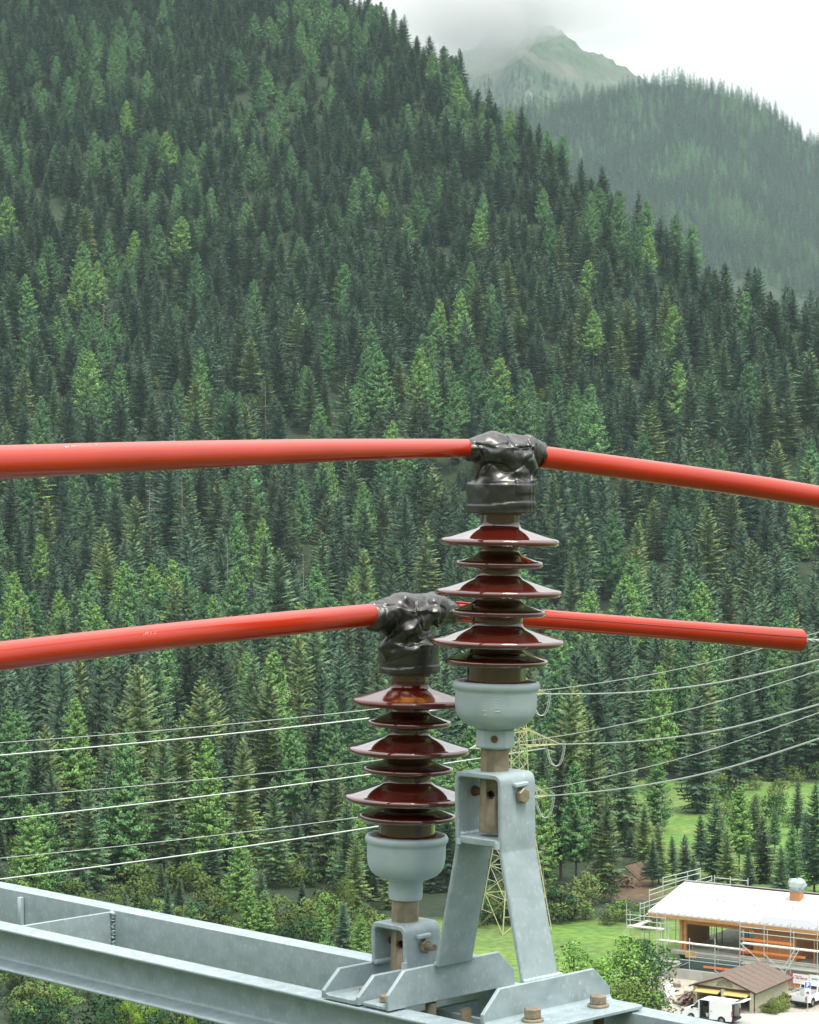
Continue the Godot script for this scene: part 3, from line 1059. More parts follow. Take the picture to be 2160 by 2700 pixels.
func tape_upper(p: Vector3) -> float:
	# local metres: origin on the insulator axis at the lower edge of the tape, z towards the camera
	var r := Vector2(p.x - 0.0005, p.z).length()
	var band := maxf(r - 0.0625, absf(p.y - 0.026) - 0.026)
	var neck := maxf(Vector2(p.x - 0.006, p.z).length() - 0.0545, absf(p.y - 0.07) - 0.05)
	var d := smin(band, neck, 0.014)
	d = smin(d, cap(p, Vector3(-0.056, 0.1165, 0.052), Vector3(-0.020, 0.119, 0.018), 0.0195, 0.031), 0.012)
	d = smin(d, cap(p, Vector3(-0.012, 0.118, 0.012), Vector3(0.052, 0.118, -0.045), 0.031, 0.026), 0.018)
	d = smin(d, cap(p, Vector3(0.052, 0.119, -0.050), Vector3(0.070, 0.112, -0.066), 0.0265, 0.0255), 0.012)
	# folds on the front
	d = smin(d, cap(p, Vector3(0.012, 0.106, 0.040), Vector3(0.047, 0.101, 0.030), 0.010, 0.010), 0.008)
	d = smin(d, cap(p, Vector3(0.047, 0.101, 0.030), Vector3(0.060, 0.082, 0.014), 0.010, 0.008), 0.008)
	d = smin(d, cap(p, Vector3(-0.024, 0.130, 0.035), Vector3(0.012, 0.104, 0.044), 0.010, 0.009), 0.010)
	d = smin(d, cap(p, Vector3(0.052, 0.130, -0.02), Vector3(0.030, 0.117, 0.012), 0.014, 0.012), 0.012)
	# hollows between them
	d = -smin(-d, p.distance_to(Vector3(0.004, 0.083, 0.066)) - 0.021, 0.010)
	d = -smin(-d, p.distance_to(Vector3(-0.022, 0.086, 0.066)) - 0.016, 0.010)
	d = -smin(-d, cap(p, Vector3(0.034, 0.122, 0.038), Vector3(0.060, 0.116, 0.005), 0.008, 0.010), 0.008)
	d = -smin(-d, cap(p, Vector3(-0.043, 0.128, 0.066), Vector3(-0.036, 0.104, 0.060), 0.004, 0.004), 0.006)
	var amp := smoothstep(0.03, 0.075, p.y)
	d += fold.get_noise_3dv(p * 1000.0) * lerpf(0.0008, 0.0024, amp) - 0.001
	d += absf(creases.get_noise_3dv(p * 1000.0)) * lerpf(0.0006, 0.0024, amp) - 0.001
	var cn := creases.get_noise_3dv(p * Vector3(400, 560, 440) + Vector3(40, 9, 0))
	d += 0.0022 * exp(-cn * cn / 0.004) * amp
	var cm := fold.get_noise_3dv(p * Vector3(500, 420, 500) + Vector3(0, 77, 0))
	d -= 0.0022 * smoothstep(-0.02, 0.02, cm) * amp
	# edges where one turn of tape laps over the next
	d -= 0.0016 * smoothstep(0.0006, -0.0006, p.y - 0.0515 + 0.006 * p.x)
	d -= 0.0016 * smoothstep(0.0006, -0.0006, p.y - 0.0145 - 0.05 * p.x - 0.0015 * sin(p.x * 50.0))
	d -= 0.0020 * smoothstep(-0.0006, 0.0006, p.x - 0.026 - 0.05 * (0.1 - p.y)) * smoothstep(0.03, 0.035, p.y) * smoothstep(0.118, 0.112, p.y) * step01(p.z, 0.0)
	d -= 0.0012 * step01(fmod(p.x * 0.75 - p.z * 0.66 + p.y * 0.12 + 1.0, 0.0135), 0.0067) * step01(p.x, 0.055)
	return d

func tape_lower(p: Vector3) -> float:
	var r := Vector2(p.x, p.z).length()
	var band := maxf(r - 0.0595, absf(p.y - 0.027) - 0.027)
	var neck := maxf(Vector2(p.x + 0.003, p.z).length() - 0.053, absf(p.y - 0.075) - 0.05)
	var d := smin(band, neck, 0.012)
	d = smin(d, cap(p, Vector3(-0.072, 0.113, 0.066), Vector3(-0.020, 0.121, 0.018), 0.0265, 0.033), 0.012)
	d = smin(d, cap(p, Vector3(-0.012, 0.124, 0.012), Vector3(0.045, 0.124, -0.04), 0.032, 0.030), 0.018)
	d = smin(d, cap(p, Vector3(0.050, 0.122, -0.046), Vector3(0.100, 0.114, -0.092), 0.029, 0.018), 0.010)
	# long diagonal folds
	d = smin(d, cap(p, Vector3(0.050, 0.118, 0.020), Vector3(0.000, 0.088, 0.052), 0.010, 0.010), 0.007)
	d = smin(d, cap(p, Vector3(0.000, 0.088, 0.052), Vector3(-0.050, 0.052, 0.034), 0.010, 0.012), 0.007)
	d = smin(d, cap(p, Vector3(-0.012, 0.146, 0.036), Vector3(-0.046, 0.088, 0.048), 0.009, 0.008), 0.006)
	d = smin(d, cap(p, Vector3(-0.030, 0.138, 0.040), Vector3(-0.052, 0.096, 0.052), 0.008, 0.006), 0.005)
	d = smin(d, cap(p, Vector3(0.010, 0.050, 0.058), Vector3(-0.046, 0.040, 0.040), 0.006, 0.006), 0.006)
	d = smin(d, cap(p, Vector3(0.046, 0.140, 0.006), Vector3(0.055, 0.095, 0.012), 0.008, 0.006), 0.005)
	d = -smin(-d, cap(p, Vector3(-0.012, 0.098, 0.072), Vector3(0.018, 0.112, 0.066), 0.014, 0.012), 0.008)
	d = -smin(-d, cap(p, Vector3(0.012, 0.066, 0.074), Vector3(0.040, 0.076, 0.060), 0.014, 0.010), 0.010)
	d = -smin(-d, p.distance_to(Vector3(-0.056, 0.068, 0.028)) - 0.010, 0.008)
	var amp := smoothstep(0.02, 0.07, p.y)
	d += fold.get_noise_3dv(p * 1000.0 + Vector3(300, 50, 0)) * lerpf(0.0008, 0.0026, amp)
	d += absf(creases.get_noise_3dv(p * 1000.0 + Vector3(120, 0, 70))) * lerpf(0.0008, 0.0026, amp) - 0.001
	var cn := creases.get_noise_3dv(Vector3(p.x * 370 + p.y * 280, p.y * 500 - p.x * 280, p.z * 400) + Vector3(400, 9, 31))
	d += 0.0022 * exp(-cn * cn / 0.004) * amp
	var cm := fold.get_noise_3dv(Vector3(p.x * 420 - p.y * 300, p.y * 420 + p.x * 300, p.z * 400) + Vector3(9, 177, 0))
	d -= 0.0022 * smoothstep(-0.02, 0.02, cm) * amp
	d -= 0.0016 * smoothstep(0.0006, -0.0006, p.y - 0.012 - 0.003 * sin(p.x * 40.0))
	d -= 0.0014 * smoothstep(-0.0006, 0.0006, p.y - 0.040 - 0.35 * p.x)
	d -= 0.0013 * step01(fmod(p.x * 0.74 - p.z * 0.67 + 1.0, 0.026), 0.013) * step01(-0.045, p.x)
	return d

# ------------------------------------------------------------------ covered conductors

func cover_text(o: Node3D, a: Vector3, b: Vector3, rad: float, start: float, size: float, around: float) -> void:
	# printing that runs along the cover, upside down from here; each letter follows the skin of the tube
	var tm := TextMesh.new()
	tm.text = "♦ Raychem MVLC-14"
	var fnt := SystemFont.new()
	fnt.font_names = PackedStringArray(["Droid Sans"])
	tm.font = fnt
	tm.font_size = 48
	tm.pixel_size = size / 34.0
	tm.depth = 0.0
	tm.curve_step = 2.0
	tm.horizontal_alignment = HORIZONTAL_ALIGNMENT_LEFT
	var arr := tm.get_mesh_arrays()
	var vs: PackedVector3Array = arr[Mesh.ARRAY_VERTEX]
	var ix: PackedInt32Array = arr[Mesh.ARRAY_INDEX]
	var d := (b - a).normalized()
	var sx := d.cross(Vector3.UP).normalized()
	if sx.z < 0.0:
		sx = -sx
	var up := sx.cross(d).normalized()
	if up.y < 0.0:
		up = -up
	var mb := MB.new()
	var f := func(q: Vector3) -> Array:
		var ang := around - (q.y - size * 0.4) / rad
		var w := sx * cos(ang) + up * sin(ang)
		return [a + d * (start + q.x) + w * (rad + 0.0005), w]
	var n := ix.size() if ix.size() else vs.size()
	for t in range(0, n, 3):
		var p := []
		for q in 3:
			p.append(f.call(vs[ix[t + q] if ix.size() else t + q]))
		mb.tri3(p[0][0], p[1][0], p[2][0], p[0][1], p[1][1], p[2][1])
	if mb.v.size():
		obj("print", mb.mesh(M.cover_print), o)

func joints_and_covers(base_r: Vector3, base_l: Vector3) -> void:
	fold.seed = 5
	fold.frequency = 0.022
	fold.fractal_octaves = 2
	creases.seed = 8
	creases.frequency = 0.017
	creases.fractal_octaves = 2
	for k in [0, 1]:
		var b: Vector3 = (base_r if k == 0 else base_l) + AX * 0.5085
		var f: Callable = tape_upper if k == 0 else tape_lower
		var o := thing("tape_wrap", "crumpled black tape wrapped round the head of the upper insulator" if k == 0 else "twisted black tape bundle on the head of the lower insulator", "tape wrap", b)
		var lo := Vector3(-0.085, -0.006, -0.115) if k == 0 else Vector3(-0.105, -0.006, -0.12)
		obj("wrap", nets(f, lo, Vector3(0.122, 0.165, 0.098), 0.0027).mesh(M.tape), o)
	# upper left
	var a := at(1240, 1181.5, 4.70)
	var b := at(-220, 1229, 3.22)
	var o := thing("conductor_cover", "thick red tube with faint print leading left from the upper taped joint", "insulating tube", Vector3.ZERO)
	var pts := curve([a, a.lerp(b, 0.33) + Vector3(0, 0.0035, 0), a.lerp(b, 0.66) + Vector3(0, 0.003, 0), b], 10)
	var mb := MB.new()
	sweep(mb, pts, along([0.0168, 0.0196, 0.0222, 0.0241], 10), 48, 0.09, 4.25)
	obj("cover", mb.mesh(M.red_cover), o)
	cover_text(o, at(258, 1210.5, 3.60), at(-220, 1229, 3.22), 0.0272, 0.0, 0.0084, 0.62)
	# upper right
	a = at(1422, 1204.5, 4.80)
	b = at(2330, 1341, 5.55)
	o = thing("conductor_cover", "thick red tube sloping right from the upper taped joint", "insulating tube", Vector3.ZERO)
	pts = curve([a, a.lerp(b, 0.33) + Vector3(0, 0.004, 0), a.lerp(b, 0.66) + Vector3(0, 0.005, 0), b], 10)
	mb = MB.new()
	sweep(mb, pts, along([0.0212, 0.0222, 0.0236, 0.0244], 10), 48, -0.11, 5.35)
	obj("cover", mb.mesh(M.red_cover), o)
	cover_text(o, at(1668, 1242, 5.02), at(1440, 1209, 4.84), 0.0264, 0.0, 0.0075, 0.72)
	# lower left
	a = at(1004, 1619, 4.90)
	b = at(-240, 1760, 3.72)
	o = thing("conductor_cover", "thick red tube leading down left from the lower taped joint", "insulating tube", Vector3.ZERO)
	pts = curve([a, a.lerp(b, 0.33) + Vector3(0, 0.003, 0), a.lerp(b, 0.66) + Vector3(0, 0.003, 0), b], 10)
	mb = MB.new()
	sweep(mb, pts, along([0.0222, 0.0225, 0.0229, 0.0232], 10), 48, 0.07, 4.3)
	obj("cover", mb.mesh(M.red_cover), o)
	mb = MB.new()
	for q in 26:
		var x := rng.randf_range(360, 412)
		var p := at(x, 1667 + (412 - x) * 0.11 + rng.randf_range(-3, 4), 4.215 - 0.0252 + rng.randf_range(-0.0002, 0.0004))
		var s := rng.randf_range(0.0004, 0.0012)
		mb.tri(p, p + Vector3(s * 1.5, s * 1.6, 0), p + Vector3(s * 2.0, -s, 0), Vector3(0, 0.3, 1))
	obj("scratch", mb.mesh(M.cover_print), o)
	# lower right: its slit edges show, and it ends open with the wire coming out
	a = at(1196, 1613, 5.02)
	b = at(2106, 1689, 5.68)
	o = thing("conductor_cover", "red slit tube ending open at right behind the upper insulator", "insulating tube", Vector3.ZERO)
	pts = curve([a, at(1440, 1634, 5.20), at(1790, 1662, 5.45), b], 12)
	mb = MB.new()
	sweep(mb, pts, along([0.0200, 0.0202, 0.0212, 0.0262], 12), 48, -0.085, 0.30, false)
	obj("cover", mb.mesh(M.red_cover), o)
	mb = MB.new()
	var pl := PackedVector3Array()
	var rl := []
	for i in pts.size():
		var f := float(i) / (pts.size() - 1)
		pl.append(pts[i] + Vector3(0.004, 0.0205 - 0.028 * f * f, 0.011 + 0.010 * f * f))
		rl.append(0.0022)
	sweep(mb, pl, rl, 8)
	var p2 := PackedVector3Array()
	for i in pts.size():
		p2.append(pts[i] + Vector3(0.0, -0.0155, 0.0165))
	sweep(mb, p2, rl, 8)
	obj("slit_lip", mb.mesh(M.red_cover), o)
	o = thing("line_wire", "thin bare grey wire coming out of the open red tube", "wire", Vector3.ZERO)
	mb = MB.new()
	for q in 3:
		var wp := PackedVector3Array()
		var wr := []
		var s := b + (a - b).normalized() * 0.10
		var e := at(2420, 1706, 6.0)
		for i in 120:
			var f := i / 119.0
			var ph := f * 46.0 + q * TAU / 3.0
			wp.append(s.lerp(e, f) + Vector3(0, cos(ph), sin(ph)) * 0.0024)
			wr.append(0.0026)
		sweep(mb, wp, wr, 8)
	obj("strand", mb.mesh(M.wire), o)

# ------------------------------------------------------------------ lattice tower and power lines

func lattice_tower() -> Array:
	var foot := Vector3(11.3, 0, -259.0)
	var o := thing("lattice_tower", "yellowish lattice power pylon standing at the far edge of the meadow", "pylon", foot)
	var m: Material = M.tower_paint
	var yaw := Basis(Vector3.UP, 0.42)
	var H := 27.0
	var half := func(h: float) -> float: return 2.9 - 1.75 * minf(h / 13.0, 1.0) - 0.45 * clampf((h - 13.0) / 14.0, 0, 1)
	var corner := func(k: int, h: float) -> Vector3:
		var r: float = half.call(h)
		return yaw * Vector3(r * [1, 1, -1, -1][k], h, r * [1, -1, -1, 1][k])
	var lv := [0.0, 3.6, 6.6, 9.0, 11.2, 13.0, 14.7, 16.3, 17.9, 19.5, 21.1, 22.7, 24.3, 25.6, 27.0]
	for k in 4:
		rod(o, "leg", corner.call(k, 0.0), corner.call(k, 13.0), 0.07, m)
		rod(o, "leg", corner.call(k, 13.0), corner.call(k, H), 0.058, m)
		for i in lv.size() - 1:
			var j := (k + 1) % 4
			var a: Vector3 = corner.call(k, lv[i])
			var b: Vector3 = corner.call(j, lv[i])
			var c: Vector3 = corner.call(j, lv[i + 1])
			var d: Vector3 = corner.call(k, lv[i + 1])
			rod(o, "brace", a, c, 0.034, m)
			rod(o, "brace", b, d, 0.034, m)
			if i < 5 or i % 3 == 0:
				rod(o, "strut", d, c, 0.04, m)
			if i < 3:
				rod(o, "strut", (a + d) * 0.5, (a + c) * 0.5, 0.035, m)
	# three pairs of arms; the right tips are read from the photograph's geometry and lie at real places
	var tips := []
	for k in [[14.0, 3.75], [19.5, 5.05], [25.0, 3.25]]:
		var h: float = k[0]
		for s in [1.0, -1.0]:
			var dir: Vector3 = yaw * Vector3(1, 0, 0) * s
			var tip: Vector3 = dir * (k[1] + 0.3) + Vector3(0, h, 0)
			var ka := 0 if s > 0 else 3
			var kb := 1 if s > 0 else 2
			var lo_a: Vector3 = corner.call(ka, h)
			var lo_b: Vector3 = corner.call(kb, h)
			var up_a: Vector3 = corner.call(ka, minf(h + 2.0, H))
			var up_b: Vector3 = corner.call(kb, minf(h + 2.0, H))
			for q in [lo_a, lo_b]:
				rod(o, "arm_chord", q, tip, 0.055, m)
			for q in [up_a, up_b]:
				rod(o, "arm_chord", q, tip, 0.06, m)
			for i in range(1, 5):
				var f := i / 5.0
				var g := (i - 0.5) / 5.0
				for q in [[lo_a, up_a], [lo_b, up_b], [lo_a, lo_b]]:
					rod(o, "brace", q[0].lerp(tip, f), q[1].lerp(tip, g), 0.035, m)
					rod(o, "brace", q[0].lerp(tip, f), q[1].lerp(tip, f), 0.03, m)
			tips.append(foot + tip)
	return tips

func wire(called: String, label: String, pts: Array, r: float, n := 16) -> void:
	var o := thing(called, label, "power line", Vector3.ZERO, "")
	var mb := MB.new()
	var c := curve(pts, n)
	var rad := []
	for i in c.size():
		rad.append(r)
	sweep(mb, c, rad, 6)
	obj("strand", mb.mesh(M.far_wire), o)

func power_lines(tips: Array) -> void:
	# right tips are tips[0], tips[2], tips[4] from low to high
	var names := ["lowest", "middle", "topmost"]
	for k in 3:
		var tip: Vector3 = tips[k * 2]
		var tipl: Vector3 = tips[k * 2 + 1]
		var py: float = [1946.0, 1858.0, 1742.0][k]
		var e := at(2200, py - 12.0, 205.0)
		var s := tip + (e - tip).normalized() * 1.15 + Vector3(0, -0.10, 0)
		wire("thick_conductor", "%s thick pale conductor rising right from the pylon arms" % names[k], [s, s.lerp(e, 0.33) + Vector3(0, -0.9, 0), s.lerp(e, 0.66) + Vector3(0, -1.0, 0), e], 0.075)
		# leaving to the left
		var ly: float = [2319.0, 2161.0, 1990.0][k]
		var el := at(-60, ly + 7.0, 243.0)
		var sl := tip + (el - tip).normalized() * 1.6 + Vector3(0, -0.25, 0)
		wire("thick_conductor", "%s thick pale conductor crossing the forest left of the pylon" % names[k], [sl, sl.lerp(el, 0.33) + Vector3(0, -0.35, 0), sl.lerp(el, 0.66) + Vector3(0, -0.35, 0), el], 0.075)
		# the far circuit: thinner
		var e2 := at(2200, [1865.0, 1756.0, 1655.0][k], 225.0)
		wire("thin_conductor", "%s thin conductor rising right behind the thick ones" % names[k], [tipl, tipl.lerp(e2, 0.33) + Vector3(0, -0.9, 0), tipl.lerp(e2, 0.66) + Vector3(0, -1.0, 0), e2], 0.042)
		var e3 := at(-60, [2269.0, 2107.0, 1963.0][k], 262.0)
		wire("thin_conductor", "%s thin conductor crossing the forest left of the pylon" % names[k], [tipl, tipl.lerp(e3, 0.33) + Vector3(0, -0.35, 0), tipl.lerp(e3, 0.66) + Vector3(0, -0.35, 0), e3], 0.042)
		# insulator strings and jumper loops at the right tip
		var o := thing("insulator_string", "%s pair of strain strings and jumper loops on the pylon's right arm" % names[k], "insulator string", Vector3.ZERO)
		for q in [s, sl]:
			var mb := MB.new()
			var d: Vector3 = (q - tip).normalized()
			var prof := []
			for j in 8:
				prof.append(Vector2(0.03, j * 0.15))
				prof.append(Vector2(0.085, j * 0.15 + 0.03))
				prof.append(Vector2(0.03, j * 0.15 + 0.07))
			lathe(mb, prof, 8, tip, d)
			obj("disc_string", mb.mesh(M.string_glass), o)
			mb = MB.new()
			var rp := PackedVector3Array()
			var rr := []
			for j in 13:
				var a := TAU * j / 12.0
				rp.append(q + Vector3(cos(a) * 0.16, sin(a) * 0.30, 0.1))
				rr.append(0.03)
			sweep(mb, rp, rr, 5)
			obj("arcing_ring", mb.mesh(M.string_glass), o)
		for q in 2:
			var off := Vector3(0.16 * q, 0, 0.14 * q)
			var mb := MB.new()
			var lp := []
			for z in 13:
				var f := z / 12.0
				var sag := 1.0 - pow(absf(2.0 * f - 1.0), 2.3)
				lp.append((s + off).lerp(sl + off, f) + Vector3(0.25 * sin(PI * f) * (1.0 - f), -2.1 * sag, 0))
			var c := curve(lp, 3)
			var rad := []
			for i in c.size():
				rad.append(0.042)
			sweep(mb, c, rad, 5)
			obj("jumper_loop", mb.mesh(M.far_wire), o)

# ------------------------------------------------------------------ house under construction

const HU := Vector3(0.843, 0, 0.537)    # along the eaves, to the right and nearer
const HV := Vector3(0.537, 0, -0.843)   # across the house, away from us
const HO := Vector3(23.43, 0, -238.0)   # ground under the left end of the near eave

func hp(a: float, v: float, h: float) -> Vector3:
	return HO + HU * a + HV * v + Vector3(0, h, 0)

func hbox(parent: Node3D, called: String, a0: float, a1: float, v0: float, v1: float, h0: float, h1: float, m: Material) -> MeshInstance3D:
	return box(parent, called, hp((a0 + a1) * 0.5, (v0 + v1) * 0.5, (h0 + h1) * 0.5), HU * (a1 - a0), Vector3.UP * (h1 - h0), HV * (v1 - v0), m)

func house() -> void:
	var o := thing("house_under_construction", "timber house shell with white covered roof among scaffolding", "house", Vector3.ZERO)
	var E0 := 5.62
	var R0 := 7.42
	var sp := 8.25
	var L := 25.0
	# roof: two slopes with thickness
	var rt := MB.new()
	for s in [1.0, -1.0]:
		var v0 := sp
		var v1 := 0.0 if s > 0 else sp * 2.0
		var th := Vector3(0, -0.16, 0)
		var a := hp(0, v1, E0)
		var b := hp(L, v1, E0)
		var c := hp(L, v0, R0)
		var d := hp(0, v0, R0)
		rt.quad(a, b, c, d, Vector3.UP)
		rt.quad(a + th, b + th, c + th, d + th, Vector3.DOWN)
		rt.quad(a, b, b + th, a + th, -HV * s)
		rt.quad(a, d, d + th, a + th, -HU)
		rt.quad(b, c, c + th, b + th, HU)
	var roof := obj("roof", rt.mesh(M.roof_white), o)
	var slope := (hp(0, sp, R0) - hp(0, 0, E0))
	var sn := HU.cross(slope).normalized()
	if sn.y < 0:
		sn = -sn
	# ridge cap, lap strip, eave clips and the row of fixings half way up
	box(roof, "ridge_cap", hp(L * 0.5, sp, R0 + 0.07), HU * L, Vector3.UP * 0.10, HV * 0.32, M.roof_film)
	box(roof, "ridge_batten", hp(L * 0.5 + 2.6, sp - 0.20, R0 + 0.05), HU * (L - 5.2), Vector3.UP * 0.11, HV * 0.06, M.brown_trim)
	for i in 26:
		var a := 0.45 + i * 0.72
		box(roof, "eave_clip", hp(a, 0.16, E0 + 0.08), HU * 0.05, Vector3.UP * 0.13, HV * 0.46, M.scaffold_steel)
	for i in 22:
		var a := 1.5 + i * 0.80
		box(roof, "roof_fixing", hp(a, 0, E0) + slope * 0.52 + sn * 0.02, HU * 0.13, slope.normalized() * 0.20, sn * 0.05, M.rim_metal)
	for i in 9:
		var a := 3.4 + i * 2.15
		box(roof, "membrane_lap", hp(a, 0, E0) + slope * 0.5 + sn * 0.006, HU * 0.035, slope * 0.99, sn * 0.012, M.roof_film)
	box(roof, "film_sheet", hp(18.2, 0, E0) + slope * 0.115 + sn * 0.012, HU * 13.2, slope * 0.21, sn * 0.016, M.roof_film)
	hbox(o, "fascia", 0.0, L, 0.02, 0.10, E0 - 0.46, E0 - 0.165, M.timber)
	# rafters under the eaves
	for i in 20:
		box(o, "rafter", hp(0.5 + i * 1.25, 0.55, E0 - 0.13), HU * 0.12, Vector3.UP * 0.18, HV * 0.8, M.timber)
	# floor slab, terrace and basement
	hbox(o, "floor_slab", 2.4, L, 0.2, 15.0, 1.72, 2.02, M.concrete)
	hbox(o, "basement_wall", 6.6, L, 0.9, 1.2, -0.3, 1.718, M.concrete)
	hbox(o, "basement_wall", 2.6, 2.9, 1.2, 14.0, -0.3, 1.718, M.concrete)
	hbox(o, "terrace_membrane", 5.0, 11.5, -1.9, 0.195, 1.56, 1.70, M.membrane)
	hbox(o, "terrace_wall", 4.6, 12.0, -2.2, -1.92, -0.2, 1.66, M.membrane)
	hbox(o, "grey_tarpaulin", 3.2, 9.0, -2.9, -2.75, -0.2, 0.95, M.concrete)
	# timber frame
	for a in [3.0, 3.42]:
		hbox(o, "post", a, a + 0.32, 0.92, 1.22, 2.02, 5.0, M.timber)
	hbox(o, "lintel_beam", 3.76, 10.85, 0.92, 1.16, 4.62, 5.14, M.timber)
	hbox(o, "gable_wall", 3.05, 3.25, 1.26, 7.2, 2.02, 5.4, M.board)
	hbox(o, "wall_panel", 10.9, 15.3, 0.92, 1.12, 2.02, 5.3, M.board)
	hbox(o, "wall_panel", 19.0, L, 0.92, 1.12, 2.02, 5.3, M.board)
	for i in 6:
		hbox(o, "batten", 11.2 + i * 0.8, 11.26 + i * 0.8, 0.88, 0.918, 2.02, 4.2, M.timber)
	hbox(o, "partition", 15.1, 15.3, 1.14, 9.0, 2.02, 5.3, M.board)
	hbox(o, "window_mullion", 17.1, 17.2, 0.95, 1.1, 2.03, 4.3, M.timber)
	hbox(o, "lintel_beam", 15.3, 19.0, 0.93, 1.13, 4.3, 5.3, M.timber)
	hbox(o, "partition", 9.4, 13.5, 9.2, 9.35, 3.9, 5.5, M.board)
	hbox(o, "post", 9.1, 9.35, 9.2, 9.45, 2.02, 5.6, M.timber)
	hbox(o, "back_wall", 10.4, L, 14.6, 14.8, 2.02, 5.4, M.concrete)
	hbox(o, "partition", 10.92, 11.1, 1.14, 9.0, 2.02, 5.3, M.board)
	for q in [[6.2, 2.6], [8.6, 4.2], [9.3, 3.2], [5.2, 6.0]]:
		rod(o, "steel_prop", hp(q[0], q[1], 2.02), hp(q[0], q[1], 5.5), 0.05, M.brown_trim)
	hbox(o, "ceiling_joist", 3.3, 10.9, 5.0, 5.2, 5.3, 5.5, M.timber)
	hbox(o, "yellow_panel", 4.6, 5.7, -1.1, -0.9, 1.75, 2.35, M.garage_door)
	# chimney wrapped for the weather
	var cv := sp - 1.7
	var ch := E0 + (R0 - E0) * cv / sp
	var chim := hbox(o, "chimney", 12.4, 13.45, cv - 0.5, cv + 0.5, ch - 1.0, ch + 0.78, M.brick_orange)
	var cm := MB.new()
	var cr := [[0.62, 1.15], [0.66, 1.35], [0.78, 1.52], [0.72, 2.0], [0.55, 2.32], [0.1, 2.38]]
	for i in cr.size() - 1:
		for k in 8:
			var p := []
			for q in [[i, k], [i, k + 1], [i + 1, k + 1], [i + 1, k]]:
				var a: float = TAU * (q[1] % 8) / 8.0 + 0.39
				var w: float = cr[q[0]][0] * (1.0 + 0.13 * sin(float(q[1] % 8) * 2.4 + q[0])) * 1.15
				p.append(hp(12.92 + cos(a) * w, cv + sin(a) * w, ch + cr[q[0]][1] * 0.86 + 0.05 * sin(q[1] * 1.7)))
			cm.quad(p[0], p[1], p[2], p[3], p[0] - hp(12.92, cv, ch + 1.2))
	var fo := obj("foil_wrap", cm.mesh(M.foil), o)
	fo.set_meta("label", "crumpled grey foil over the chimney head")
	hbox(o, "chimney_collar", 12.36, 13.5, cv - 0.55, cv + 0.55, ch + 0.785, ch + 1.12, M.roof_film)
	# machine and boxes left inside
	var mc := thing("building_machine", "small orange machine standing on the house's open floor", "machine", hp(9.6, 2.0, 2.02))
	box(mc, "body", Vector3(0, 0.36, 0), HU * 1.25, Vector3.UP * 0.42, HV * 0.7, M.orange_machine)
	box(mc, "hood", Vector3(0, 0.66, 0), HU * 0.75, Vector3.UP * 0.2, HV * 0.6, M.orange_machine)
	for s in [-0.42, 0.42]:
		rod(mc, "wheel", HU * s + Vector3(0, 0.15, 0) - HV * 0.33, HU * s + Vector3(0, 0.15, 0) + HV * 0.33, 0.15, M.tyre)

